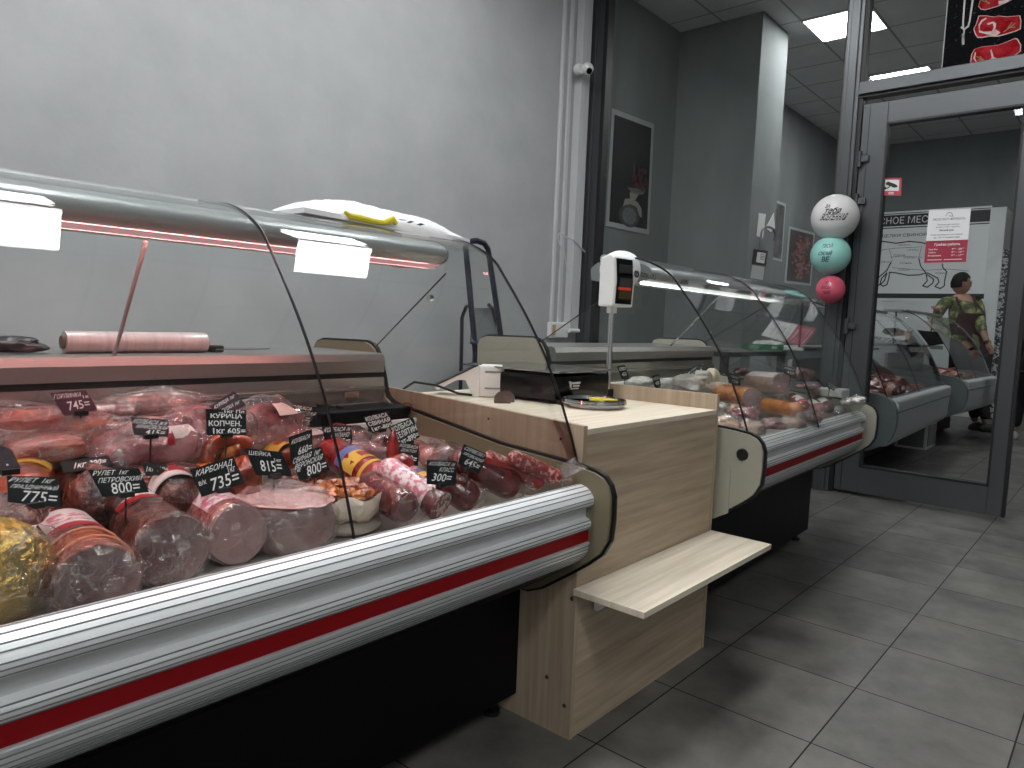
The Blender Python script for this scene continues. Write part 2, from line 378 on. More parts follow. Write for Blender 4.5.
def make_case(label, loc, rz, L, dz, gdy, joints, ends, strip_mat, canopy_x, inner_mat, struts, panel_mat, th=.036):
    t = thing('refrigerated_display_case', label, 'display case', loc, rz)
    K = dict(parent=t, local=True)
    # end panels
    for k, x in enumerate(ends):
        e = obj('end_panel', prism(dz_(OUT, dz), x, x+th), panel_mat, **K)
        obj('rubber_edging', prism(grow(dz_(OUT, dz), .007), x+(th*.33 if k else .010), x+(th*.85 if k else .026)), BLACK, e, local=True)
        if k == 0:
            bm = lathe([(.0001, x-.006), (.016, x-.006), (.020, x-.001), (.020, x+.002)], (0, .066, .643+dz-.003), 20, axis='x'); obj('plug', bm, BLACK, e, smooth=True, local=True)
            bm = prism([(.10, .44), (.10, .585), (.11, .60), (.14, .61), (.30, .61), (.30, .40), (.17, .40)], x-.004, x+.001); bm2 = bm
            for v in bm2.verts: v.co.z += dz
            obj('recessed_panel', bm2, panel_mat, e, local=True)
    xa, xb = ends[0]+th, ends[-1]
    # bumper rail with grooves
    def ribbed(P, name, m, gr):
        P2 = crv(P, 5); o = obj(name, prism(dz_(P2, dz), xa-.001, xb+.001), m, parent=t, local=True, smooth=True, angle=.5)
        bm = bmesh.new()
        for g in gr:
            i = int(g*(len(P2)-1)); p = P2[i]; bx(bm, (xa, p[0]-.0012, p[1]+dz-.0008), (xb, p[0]+.002, p[1]+dz+.0008))
        obj('groove', bm, GROOVE, o, local=True); return o
    ribbed([(.100, .640), (.100, .668), (.088, .673), (.070, .669), (.056, .659), (.047, .645), (.047, .633), (.056, .624), (.075, .620)], 'bumper_rail', ALU_L, (.27, .36, .45, .54, .63, .72, .82))
    obj('front_panel', box((xa, .068, .590+dz), (xb, .09, .625+dz)), PANELW, **K)
    ribbed([(.09, .588), (.072, .596), (.060, .594), (.052, .587), (.052, .577), (.058, .568), (.072, .564), (.09, .564)], 'moulding', ALU_L, (.38, .5, .62, .74))
    obj('red_stripe', box((xa, .058, .537+dz), (xb, .09, .566+dz)), RED, **K)
    ribbed([(.12, .538), (.058, .538), (.055, .527), (.056, .514), (.062, .502), (.072, .490), (.088, .478), (.12, .468)], 'lower_trim', ALU, (.30, .38, .46, .54, .62, .70, .78, .86))
    obj('underside', prism(dz_([(.09, .535), (.10, .468), (.245, .372), (.30, .372), (.30, .50)], dz), xa, xb), BLACKP, **K)
    obj('tub_front', prism(dz_([(.09, .54), (.09, .655), (.112, .655), (.118, .60), (.118, .54)], dz), xa, xb), DECK, **K)
    # base
    bx0, bx1 = ends[0]+.05, ends[-1]+.03
    obj('plinth', box((bx0, .285, .055), (bx1, 1.15, .40+dz), .004), BLACKP, **K)
    for fx in (bx0+.06, bx1-.05):
        for fy in (.33, 1.1):
            obj('foot', lathe([(.022, 0), (.022, .012), (.009, .016), (.009, .06)], (fx, fy, 0), 12), BLACK, parent=t, local=True, smooth=True, angle=.5)
    # deck, stepped
    pr = [(.112, .56), (.112, .615), (.42, .615), (.425, .665), (.56, .665), (.565, .715), (.69, .715), (.692, .762), (.70, .762), (.702, .752), (.832, .752), (.832, .60), (.832, .56)]
    obj('deck', prism(dz_(pr, dz), xa, xb), DECK, **K)
    obj('step_edge', box((xa, .688, .752+dz), (xb, .697, .765+dz), .002), ALU_L, **K)
    obj('ledge_strip', box((xa, .818, .752+dz), (xb, .83, .795+dz), .003), ALU_L, **K)
    obj('back_wall', box((xa, .845, .60+dz), (xb, .86, .875+dz)), inner_mat, **K)
    obj('door_rail', box((xa, .835, .836+dz), (xb, .846, .848+dz), .002), STEEL, **K)
    bm = lathe([(.016, .838), (.026, .838), (.028, .845)], (xb-.125, 0, .832+dz-.005), 24, axis='y'); o = obj('vent_ring', bm, CHROME, parent=t, smooth=True, angle=.5, local=True)
    obj('worktop_gap', box((xa, .85, .874+dz), (xb, .88, .892+dz)), BLACK, **K)
    obj('worktop', prism(dz_([(.845, .890), (.842, .925), (.85, .945), (.865, .948), (1.20, .948), (1.20, .925), (.87, .922), (.87, .89)], dz), xa, xb), WTOP, **K)
    obj('rear_body', box((xa, .87, .40+dz), (xb, 1.2, .89+dz)), BLACKP, **K)
    # canopy
    c0, c1 = canopy_x
    cp = crv([(.548, 1.203), (.514, 1.211), (.498, 1.228), (.506, 1.249), (.54, 1.264), (.58, 1.270)], 4)+[(.72, 1.272), (.75, 1.25), (.745, 1.21), (.70, 1.203)]
    cn = obj('canopy', prism(dz_(cp, dz, gdy*.6), c0, c1), CANOPY, parent=t, smooth=True, angle=.6, local=True)
    obj('canopy_tube', tube([(c0, .70+gdy*.6, 1.288+dz), (c1, .70+gdy*.6, 1.288+dz)], .016, 14), CANOPY, cn, smooth=True, local=True)
    for x in (c0-.004, c1): obj('end_cap', prism(grow(dz_(cp, dz, gdy*.6), .003), x, x+.004), GREYP, cn, local=True)
    obj('lamp_lip', box((c0+.02, .533+gdy*.6, 1.193+dz), (c1-.01, .537+gdy*.6, 1.2045+dz)), strip_mat[1], cn, local=True)
    obj('lamp_tube', tube([(c0+.03, .552+gdy*.6, 1.1985+dz), (c1-.02, .552+gdy*.6, 1.1985+dz)], .0042, 8), strip_mat[0], cn, local=True)
    # struts from worktop to canopy
    for xs, xt, m in struts:
        obj('canopy_strut', tube([(xs, .875, .945+dz), (xt, .60+gdy*.6, 1.19+dz)], .0045, 10), m, parent=t, smooth=True, local=True)
    # glass
    G = crv(dz_(GL, dz, gdy), 5)
    xs = [ends[0]+.018]+list(joints)+[ends[-1]+.018]
    for a, b in zip(xs, xs[1:]):
        g = obj('front_glass', sheet(G, a+.0012, b-.0012, -.005), GLASS, parent=t, smooth=True, angle=.6, local=True)
    for x in xs[1:-1] + [xs[0], xs[-1]]:
        r = .0010
        bmq = bmesh.new(); n = [(p[0]-.0012, p[1]+.0006) for p in G]; sheet(n, x-r, x+r, -.0065, bm=bmq)
        obj('glass_edge', bmq, EDGE, parent=t, smooth=True, angle=.6, local=True)
    for x in ends[-1:] + ends[:1]:
        top = [p for p in dz_(OUT, dz) if p[1] > .70+dz and p[0] < .9 and p[0] > .09]
        sg = [(p[0]+.006, p[1]) for p in G if p[0] < .66+gdy]+[(.60+gdy, 1.19+dz), (.905, .965+dz)]+[(p[0], p[1]-.003) for p in top[::-1]]
        gl = obj('side_glass', prism(sg, x+.013, x+.018), GLASS, **K)
        obj('glass_edge', tube([(x+.0155, .60+gdy, 1.19+dz), (x+.0155, .905, .968+dz)], .0022, 6), EDGE, gl, local=True)
        obj('glass_clip', lathe([(.0001, -.004), (.009, -.004), (.009, .010)], (x+.010, .66+gdy*.6, 1.12+dz), 16, axis='x'), CHROME, gl, local=True)
    return t
WTOP = M('dull_steel_worktop', (.22, .22, .21), .38, .6)
STRIPP = (M('pink_lamp_tube', (.9, .6, .6), .5, emit=((1, .36, .33), 62)), M('pink_lamp_lip', (.5, .3, .3), .5, emit=((1, .55, .58), .38)))
STRIPW = (M('white_lamp_tube', (.9, .9, .9), .5, emit=((1, 1, .93), 24)), M('white_lamp_lip', (.6, .6, .6), .5, emit=((.9, 1, .96), 1.1)))
STRUT = M('strut_acrylic', (.35, .33, .33), .6)
BACK1 = M('mirror_steel_back', (.34, .33, .32), .22, .8)
BACK2 = M('mirror_steel_back_olive', (.30, .31, .27), .22, .8)
C1 = Vector((-.75, .907, 0)); E1 = 1.4475
make_case('long glass display case full of sausages and hams with a pinkish lamp, nearest the camera', C1, 0, E1-C1.x, 0, 0, (.758-C1.x,), [0, E1-C1.x-.024], STRIPP, (.03, 1.345-C1.x), BACK1, [(.655-C1.x, .615-C1.x, STRUT)], OLIVE, .024)
RZ2 = math.radians(1.8); C2 = Vector((2.24, .869, 0)); L2 = 1.54
make_case('glass display case with red stripe behind the scale cabinet, by the door partition', C2, RZ2, L2, .022, -.05, (.74,), [0, L2-.024], STRIPW, (.065, L2-.03), BACK2, [(1.10-.05, .95-.05, STEEL)], BEIGE, .026)
def c1(x, y, z): return Vector((x, y, z))
def c2(x, y, z):
    """case-2 local to world"""
    return C2+Vector((x*math.cos(RZ2)-y*math.sin(RZ2), x*math.sin(RZ2)+y*math.cos(RZ2), z))
# ------------------------------------------------------------------ scale cabinet
XC, XD, YC, YB = 1.449, 2.208, 1.0106, 1.88
cab = thing('scale_cabinet', 'pale wooden laminate cabinet with a fold-down shelf between the two display cases', 'cabinet', (XC, YC, 0))
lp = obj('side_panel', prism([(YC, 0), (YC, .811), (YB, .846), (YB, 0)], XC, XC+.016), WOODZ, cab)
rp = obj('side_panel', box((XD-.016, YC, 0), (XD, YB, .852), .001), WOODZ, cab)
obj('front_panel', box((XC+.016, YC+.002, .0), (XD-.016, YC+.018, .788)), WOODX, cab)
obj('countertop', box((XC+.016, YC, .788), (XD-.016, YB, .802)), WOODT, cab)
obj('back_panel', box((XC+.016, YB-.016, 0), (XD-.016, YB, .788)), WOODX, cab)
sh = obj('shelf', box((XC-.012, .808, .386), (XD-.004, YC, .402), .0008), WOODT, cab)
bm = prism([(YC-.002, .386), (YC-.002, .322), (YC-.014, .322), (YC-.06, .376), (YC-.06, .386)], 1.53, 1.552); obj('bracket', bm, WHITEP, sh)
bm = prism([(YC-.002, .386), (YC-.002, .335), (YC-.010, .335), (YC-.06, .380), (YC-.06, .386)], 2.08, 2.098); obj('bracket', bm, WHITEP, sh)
for y, z in ((1.022, .37), (1.03, .085), (1.09, .14)):
    obj('screw', lathe([(.0001, XC-.002), (.005, XC-.002), (.006, XC+.001)], (0, y, z), 12, axis='x'), M('dark_screw', (.04, .035, .03), .5), lp)
for y, z in ((1.08, .770), (1.33, .792)):
    obj('screw', lathe([(.0001, XC-.002), (.003, XC-.002), (.004, XC+.001)], (0, y, z), 12, axis='x'), M('dark_screw'), lp)
# scale with a pole display
sc = thing('electronic_scale', 'black electronic shop scale with a white customer display on a steel pole', 'scale', (1.9, 1.45, .802))
Rs = Matrix.Translation((1.815, 1.385, 0)) @ Matrix.Rotation(math.radians(1), 4, 'Z')
def tr(bm, Mx):
    for v in bm.verts: v.co = Mx @ v.co
    return bm
GLOSSB = M('glossy_black_plastic', (.003, .003, .004), .22, spec=.3)
obj('housing', tr(box((-.0, 0, .812), (.325, .34, .895), .012), Rs), GLOSSB, sc, smooth=True, angle=.6)
obj('weighing_plate', tr(box((-.012, -.02, .903), (.33, .40, .909), .003), Rs), M('steel_plate', (.35, .36, .35), .12, .9), sc)
obj('plate_support', tr(box((.04, .05, .893), (.28, .29, .904)), Rs), GLOSSB, sc)
for fx in (.03, .295):
    for fy in (.03, .31): obj('foot', tr(lathe([(.012, .802), (.012, .813)], (fx, fy, 0), 12), Rs), BLACK, sc)
Pq = lambda u, v: Rs @ Vector((.075+u*.062, -.0015, .850+v*.024))
bm = bmesh.new(); stroke(bm, Pq, [(0, .95), (.1, .95), (.16, .2)], .16); stroke(bm, Pq, [(.2, .2), (.2, .8), (.3, .85), (.34, .6)], .1); stroke(bm, Pq, [(.4, .75), (.95, .75)], .3); stroke(bm, Pq, [(.4, .35), (.9, .35)], .2); stroke(bm, Pq, [(.2, .0), (.85, .0)], .15)
obj('marking', bm, CHALK, sc, recalc=False)
obj('pole_socket', box((2.155, 1.405, .802), (2.192, 1.440, .835), .005), GLOSSB, sc)
obj('pole', tube([(2.172, 1.42, .82), (2.172, 1.42, 1.14)], .0095, 12), CHROME, sc, smooth=True)
# display head: yawed so that we see its screen and left flank
Rd = Matrix.Translation((2.172, 1.42, 1.215)) @ Matrix.Rotation(math.radians(-9), 4, 'Z')
hw = .085
bm = tr(prism([(-.050, -.088), (-.054, 0), (-.046, .082), (-.03, .094), (.012, .084), (.018, .07), (.018, -.088)], -.054, .054), Rd)
dsp = obj('display_head', bm, WHITEP, sc)
mo = dsp.modifiers.new('b', 'BEVEL'); mo.width = .006; mo.segments = 2
bm = tr(prism([(-.0525, -.078), (-.0565, 0), (-.0495, .078), (-.044, .078), (-.044, -.078)], -.041, .041), Rd); fcp = obj('screen', bm, M('screen_black', (.004, .004, .005), .35, spec=.2), dsp)
for z0, nm, c in ((.028, 'display_window', (.03, .035, .035)), (-.018, 'display_window', (.03, .035, .035)), (-.060, 'display_window', (.06, .045, .015))):
    obj(nm, tr(box((-.030, -.0585, z0), (.034, -.045, z0+.030)), Rd), M('lcd_%.2f' % c[0], c, .2), dsp)
obj('red_label', tr(box((-.034, -.0592, -.030), (.030, -.045, -.020)), Rd), M('red_label', (.7, .06, .03), .5), dsp)
obj('pole_collar', tube([(2.172, 1.42, 1.105), (2.172, 1.42, 1.13)], .018, 12), WHITEP, sc, smooth=True)
# white till / receipt printer on the counter
pr_ = thing('receipt_printer', 'white receipt printer with a sloping arm, on the cabinet left of the black scale', 'printer', (1.82, 1.66, .802))
Rp = Matrix.Translation((1.762, 1.668, .802)) @ Matrix.Rotation(math.radians(-47), 4, 'Z')
WP2 = M('printer_white', (.78, .75, .73), .4)
o = obj('body', tr(box((0, 0, .0), (.086, .10, .108), .010), Rp), WP2, pr_, smooth=True, angle=.6)
obj('sloping_arm', tr(prism([(-.15, .030), (-.005, .106), (.02, .106), (.02, .0), (-.02, .0), (-.045, .055), (-.075, .055), (-.14, .018)], .01, .11, 'y'), Rp), WP2, pr_)
obj('arm_cover', tr(prism([(-.154, .0335), (-.006, .1085), (-.003, .106), (-.150, .030)], .008, .112, 'y'), Rp), BLACK, pr_)
for z in (.084, .028): obj('slot', tr(box((.02, -.0012, z), (.074, .004, z+.006)), Rp), M('slot_grey', (.25, .24, .23), .6), pr_)
cbp = [at(*q, 'z', .812) for q in ((428, 386), (440, 384), (455, 388), (475, 393))]
o = obj('power_cable', tube([(1.45+.03, 1.74, .83), (1.52, 1.72, .858), (1.60, 1.70, .845), (1.66, 1.66, .82), (1.72, 1.66, .812)], .004, 8), BLACK, pr_, smooth=True)
# small brown holder
gp = at(506, 403, 'z', .803)
h = thing('spectacles', 'brown-tinted pair of glasses lying near the white printer on the cabinet top', 'glasses', (gp.x, gp.y, .802))
for dx, dy in ((-.018, .0), (.022, .012)):
    bm = prism([(-.026, 0), (-.026, .022), (-.014, .036), (.010, .036), (.026, .020), (.026, 0)], -.002, .002, 'y'); tr(bm, Matrix.Translation((gp.x+dx, gp.y+dy*1.5, .803)) @ Matrix.Rotation(-.75, 4, 'Z'))
    obj('lens', bm, M('brown_tint', (.10, .055, .05), .15), h)
obj('bridge', tube([(gp.x-.005, gp.y, .815), (gp.x+.01, gp.y+.008, .815)], .002, 6), CHROME, h)
for dx in (-.03, .04): obj('temple', tube([(gp.x+dx, gp.y+.01, .806), (gp.x+.05+dx, gp.y+.07, .804)], .002, 6), BLACK, h)
# change dish
pc = at(594, 403, 'z', .815)
cdish = thing('change_dish', 'round clear plastic coin dish with a yellow insert on the cabinet top', 'dish', (pc.x, pc.y, .802))
CLEARP = glassy('clear_acrylic', (.93, .94, .96), rough=.08, boost=1.5, base=.05, milk=.38, bump=(30, .5))
obj('dish', lathe([(.0001, .803), (.085, .803), (.098, .812), (.102, .824), (.098, .824), (.092, .813), (.080, .808), (.0001, .808)], (pc.x, pc.y, 0), 40), CLEARP, cdish, smooth=True, angle=.8)
obj('rim', lathe([(.094, .818), (.097, .829), (.100, .829), (.103, .818)], (pc.x, pc.y, 0), 40), M('steel_plate'), cdish, smooth=True)
bm = bmesh.new()
for k in range(7):
    a = k*.9; lathe([(.0001, .822+.001*(k % 3)), (.017, .822+.001*(k % 3)), (.017, .826+.001*(k % 3)), (.0001, .826+.001*(k % 3))], (pc.x+.035+.032*math.cos(a), pc.y-.01+.028*math.sin(a), 0), 14, bm)
obj('insert_print', bm, M('yellow_print', (.72, .58, .05), .5, noisec=(60, (.3, .25, .2)), ramp=(.5, .62)), cdish)
# ------------------------------------------------------------------ meats
def meat(name, c1, c2, sc=30, rough=.28, coat=.6, c3=None, ramp=(.38, .62), bump=(45, .35), kind='noise', stretch=None):
    return M(name, c1, rough, coat=coat, bump=bump, noisec=(sc, c2, c3) if c3 else (sc, c2), ramp=ramp, kind=kind, stretch=stretch, coatr=.12)
HAMFACE = meat('cut_ham_face', (.24, .13, .125), (.34, .21, .20), 14, .3, .5, bump=(30, .15))
HAMFACEG = meat('cut_roll_face_greyish', (.11, .06, .06), (.25, .16, .155), 9, .25, .7, bump=(20, .3))
ORANGE = meat('smoked_orange_casing', (.13, .012, .004), (.46, .075, .02), 13, .2, .9, bump=(26, 1.0))
BROWN = meat('dark_brown_smoked_meat', (.022, .005, .004), (.16, .035, .020), 26, .25, .9, bump=(60, 1.0))
GOLD = M('gold_foil', (.58, .36, .05), .22, .9, bump=(34, 1.0, 1.6), noisec=(9, (.36, .30, .09)), ramp=(.3, .7))
PINKN = meat('pink_netted_meat', (.18, .02, .02), (.46, .17, .15), 26, .22, .9, bump=(40, 1.0))
DARKRED = meat('dark_red_casing', (.055, .004, .005), (.12, .012, .010), 12, .13, 1, bump=(22, .8))
REDCAS = meat('bright_red_casing', (.16, .004, .004), (.34, .02, .014), 14, .15, 1, bump=(24, .8))
SALAMI = meat('salami_face', (.10, .02, .02), (.55, .38, .34), 70, .35, .3, ramp=(.50, .54), bump=(40, .1))
REDSALAMI = meat('netted_red_salami', (.22, .02, .02), (.50, .28, .26), 90, .3, .5, ramp=(.5, .6))
PORK = meat('smoked_pork', (.26, .02, .01), (.55, .20, .09), 11, .2, .9, (.32, .10, .09), ramp=(.3, .7), bump=(22, .9), stretch=(1, 2.5, 2.5))
PINKPK = meat('pink_vacuum_packed_meat', (.17, .045, .05), (.46, .23, .24), 9, .22, .9, bump=(26, 1.0))
GREYPK = meat('brownish_packed_meat', (.12, .06, .055), (.26, .15, .14), 7, .25, .8, bump=(18, .5))
FATPINK = meat('pink_fat_speckled_top', (.42, .20, .20), (.62, .45, .42), 60, .3, .5, ramp=(.4, .62), bump=(60, .3))
MARIN = meat('marinated_orange_meat', (.20, .025, .006), (.55, .20, .05), 40, .2, .8, bump=(60, .5))
DRYPAPER = M('crinkled_paper', (.72, .63, .53), .6, bump=(34, 1.0), noisec=(9, (.50, .41, .33)))
LABELW = M('label_white', (.70, .64, .62), .3, coat=.5); LABELR = M('label_red', (.36, .01, .02), .3, coat=.5)
LABELY = M('label_yellow', (.66, .42, .06), .3, coat=.5); LABELB = M('label_blue', (.12, .14, .34), .3, coat=.5)
LABELP = M('label_pink_print', (.50, .14, .20), .35, coat=.5, noisec=(70, (.75, .65, .66)), ramp=(.45, .55))
def nz(p, s=6, seed=0): return noise.noise(Vector(p)*s+Vector((seed*3.1, seed*1.7, seed*.3)))
def frame_of(a, b, up=Vector((0, 0, 1))):
    d = (b-a).normalized(); x = up.cross(d).normalized(); return d, x, d.cross(x)
def log_bm(a, b, r, front='flat', squash=1, wob=.05, seed=1, seg=28, rings=18, taper=.85, t0=0, t1=1, sl=0):
    """sausage body from its front face a to its back end b"""
    d, x, y = frame_of(a, b); L = (b-a).length; bm = bmesh.new(); R = []
    for i in range(rings+1):
        t = i/rings; tt = t0+(t1-t0)*t
        rr = r
        if front == 'round' and tt < r/L: rr = r*math.sqrt(max(1-(1-tt*L/r)**2, 0.0004))
        if front == 'flat' and tt < .02: rr = r*.97
        if 1-tt < r*1.1/L: rr = r*math.sqrt(max(1-(1-(1-tt)*L/(r*1.1))**2, .0004))
        rr *= 1-(1-taper)*tt
        ring = []
        for k in range(seg):
            th = 2*PI*k/seg; q = 1+wob*nz((math.cos(th), math.sin(th), tt*L/r*.5), 1.3, seed)+wob*.4*nz((math.cos(th), math.sin(th), tt*L/r), 4, seed)
            ring.append(bm.verts.new(a+d*(L*tt + (sl*r*math.sin(th) if tt < .3 else 0))+x*rr*q*math.cos(th)+y*rr*q*squash*math.sin(th)))
        R.append(ring)
    for p, q in zip(R, R[1:]):
        for k in range(seg): bm.faces.new((p[k], p[(k+1) % seg], q[(k+1) % seg], q[k]))
    bm.faces.new(R[0][::-1]); bm.faces.new(R[-1]); return bm, R[0]
def band_bm(a, b, r, t0, t1, th0, th1, squash=1, taper=.85, k=1.03, n=14, m=6):
    d, x, y = frame_of(a, b); L = (b-a).length; bm = bmesh.new(); G = []
    for i in range(m+1):
        t = t0+(t1-t0)*i/m; rr = r*(1-(1-taper)*t)
        G.append([[bm.verts.new(a+d*L*t+(x*math.cos(th0+(th1-th0)*j/n)+y*squash*math.sin(th0+(th1-th0)*j/n))*rr*kk) for j in range(n+1)] for kk in (k, k-.05)])
    for p, q in zip(G, G[1:]):
        for s in (0, 1):
            for j in range(n): bm.faces.new((p[s][j], p[s][j+1], q[s][j+1], q[s][j]))
        for j in (0, n): bm.faces.new((p[0][j], p[1][j], q[1][j], q[0][j]))
    for g in (G[0], G[-1]):
        for j in range(n): bm.faces.new((g[0][j], g[0][j+1], g[1][j+1], g[1][j]))
    return bm
def film_end(a, b, r, amt=.35, seed=1, k=1.06, out=1):
    """crumpled clear film gathered over the cut face"""
    d, x, y = frame_of(a, b); bm = bmesh.new(); R = []
    prof = [(1.0*k, .12), (1.03*k, .0), (.95, -.10*out), (.72, -.16*out), (.45, -.20*out), (.2, -.28*out), (.05, -.30*out)]
    for q, h in prof:
        ring = []
        for j in range(30):
            th = 2*PI*j/30; w = 1+.06*nz((math.cos(th)*2, math.sin(th)*2, q), 2.4, seed)
            hh = h+amt*.35*nz((math.cos(th)*q, math.sin(th)*q, 1), 3.0, seed+4)
            ring.append(bm.verts.new(a+d*r*hh+(x*math.cos(th)+y*math.sin(th))*r*q*w))
        R.append(ring)
    for p, q in zip(R, R[1:]):
        for j in range(30): bm.faces.new((p[j], p[(j+1) % 30], q[(j+1) % 30], q[j]))
    return bm
def ruffle(c, nrm, r, h, seed=1, n=26):
    """twisted film tuft"""
    bm = bmesh.new(); d = nrm.normalized(); x = d.orthogonal().normalized(); y = d.cross(x); A = []
    for i in range(5):
        t = i/4; ring = []
        for j in range(n):
            th = 2*PI*j/n; rr = r*(.15+1.0*t)*(1+.45*math.sin(j*2.3+seed)*t); ring.append(bm.verts.new(c+d*h*(t+.35*t*math.sin(j*1.7+seed))+(x*math.cos(th)+y*math.sin(th))*rr))
        A.append(ring)
    for p, q in zip(A, A[1:]):
        for j in range(n): bm.faces.new((p[j], p[(j+1) % n], q[(j+1) % n], q[j]))
    return bm
def log(name, label, a, b, r, mat, face=None, cat='sausage', band=None, film=0, wob=.05, seed=1, squash=1, front='flat', taper=.88, group=None, rings=None, sl=0, ruff=0):
    a = Vector(a); b = Vector(b); base = Vector(((a.x+b.x)/2, (a.y+b.y)/2, min(a.z, b.z)-r))
    t = thing(name, label, cat, base, group=group)
    bm, R0 = log_bm(a, b, r, front, squash, wob, seed, taper=taper, sl=sl)
    obj('casing', bm, mat, t, smooth=True, angle=.9)
    if face:
        d, x, y = frame_of(a, b); bm2, R = log_bm(a, b, r*.985, front, squash, wob, seed, rings=1, t0=-.006, t1=.006, taper=taper, sl=sl); obj('cut_face', bm2, face, t)
    for q in band or []:
        m, t0, t1, th0, th1 = q[:5]; o = obj('paper_label', band_bm(a, b, r, t0, t1, th0, th1, squash, taper, 1.035), m, t, smooth=True, angle=.6)
        if len(q) > 5:
            for (m2, s0, s1, q0, q1) in q[5]: obj('label_print', band_bm(a, b, r, t0+(t1-t0)*s0, t0+(t1-t0)*s1, th0+(th1-th0)*q0, th0+(th1-th0)*q1, squash, taper, 1.045, n=8, m=3), m2, o, smooth=True, angle=.6)
    if rings:
        d, x, y = frame_of(a, b); L = (b-a).length; bm = bmesh.new()
        for tt in rings:
            rr = r*(1-(1-taper)*tt)*1.03; tube([a+d*L*tt+(x*math.cos(k*PI/12)+y*squash*math.sin(k*PI/12))*rr for k in range(25)], .0022, 6, bm)
        obj('string', bm, M('string', (.5, .2, .12), .7), t, smooth=True)
    if film: obj('plastic_film', film_end(a, b, r, film, seed), FILM, t, smooth=True, recalc=False)
    if ruff: obj('film_twist', ruffle(a-(b-a).normalized()*.002, a-b, r*.55, r*ruff, seed), FILM, t, smooth=True, recalc=False)
    return t
def lump_bm(c, s, seed=1, amp=.18, freq=1.4, rot=0, flat=-.75, sub=4, tilt=0, sup=1, topflat=None):
    bm = bmesh.new(); bmesh.ops.create_icosphere(bm, subdivisions=sub, radius=1)
    Mx = Matrix.Rotation(rot, 3, 'Z') @ Matrix.Rotation(tilt, 3, 'Y')
    for v in bm.verts:
        p = v.co.copy(); n = p.normalized()
        if sup != 1: p = Vector([math.copysign(abs(q)**sup, q) for q in p])
        p += n*amp*nz(n, freq, seed)+n*amp*.35*nz(n, freq*3.5, seed)
        if p.z < flat: p.z = flat+(p.z-flat)*.1
        if topflat is not None and p.z > topflat: p.z = topflat+(p.z-topflat)*.06
        v.co = Mx @ Vector((p.x*s[0], p.y*s[1], p.z*s[2]))+Vector(c)
    return bm
def lump(name, label, c, s, mat, cat='meat', seed=1, film=0, lab=None, group=None, **k):
    c = Vector(c); t = thing(name, label, cat, c-Vector((0, 0, s[2]*.75)), group=group)
    obj('meat', lump_bm(c, s, seed, **k), mat, t, smooth=True, angle=3)
    if film: obj('plastic_film', lump_bm(c, [q*1.06+.002 for q in s], seed+5, **{**k, 'amp': k.get('amp', .18)*1.3+.1}), FILM, t, smooth=True, angle=3)
    for q in lab or []:
        # label: small curved patch facing the customer: (mat, u, v, du, dv)
        m, th, ph, dth, dph = q; bm = bmesh.new(); G = []
        for i in range(5):
            row = []
            for j in range(7):
                a = th+dth*(j/6-.5); b = ph+dph*(i/4-.5); n = Vector((math.cos(b)*math.cos(a), math.cos(b)*math.sin(a), math.sin(b)))
                row.append(bm.verts.new(Vector(c)+Vector((n.x*s[0], n.y*s[1], n.z*s[2]))*1.13))
            G.append(row)
        for p, r in zip(G, G[1:]):
            for j in range(6): bm.faces.new((p[j], p[j+1], r[j+1], r[j]))
        obj('paper_label', bm, m, t, smooth=True)
    return t
Z1 = .615
def fr(x, y, r, dz=0): return at(x, y, 'z', Z1+r+dz)
# --- front row of the near case, left to right
a = at(20, 588, 'z', .690); log('foil_wrapped_ham', 'gold foil wrapped ham at the bottom left corner of the near display case', a, a+Vector((-.05, .34, .02)), .078, GOLD, cat='ham', wob=.10, seed=3, front='round', film=.5)
PR = [(LABELR, .0, .22, -.02, 1.02), (LABELP, .35, .75, .15, .85)]
log('ham_roll', 'orange-red smoked meat roll with white label, beside the gold foil ham', fr(99, 582, .056), fr(46, 522, .056), .056, ORANGE, HAMFACEG, 'ham', [(LABELW, .30, .62, .8, 2.2, PR)], .8, .06, 2, rings=(.10, .24), taper=.92)
log('ham_roll', 'thick dark brown ham roll with white label and a greyish cut face, front row', fr(173, 551, .060), fr(112, 500, .060), .059, BROWN, HAMFACEG, 'ham', [(LABELW, .36, .66, .7, 2.0, PR)], .8, .06, 5)
log('ham_roll', 'pink cut ham roll with pale printed label, just left of the speckled ham block', fr(238, 534, .055), fr(170, 490, .055), .053, PINKN, HAMFACE, 'ham', [(LABELP, .10, .52, .7, 2.5)], .5, .07, 7, squash=1.05)
def ham_block():
    c = at(283, 517, 'y', 1.20); c.z = Z1+.052
    t = thing('ham_block', 'wrapped half ham with a flat pink speckled top, left of the paper-lined bowl', 'ham', (c.x, c.y, Z1))
    k = dict(seed=4, amp=.10, rot=.5, flat=-.85, topflat=.62, sup=.8)
    s = (.072, .098, .066)
    obj('meat', lump_bm(c, s, **k), HAMFACEG, t, smooth=True, angle=.8)
    obj('top_slice', lump_bm(c+Vector((0, 0, .0415)), (.070, .096, .005), seed=4, amp=.10, rot=.5, sup=.8, flat=-.9), FATPINK, t, smooth=True)
    obj('plastic_film', lump_bm(c, (.077, .104, .069), seed=9, amp=.16, rot=.5, flat=-.85, sup=.8, freq=2.4), FILM, t, smooth=True)
ham_block()
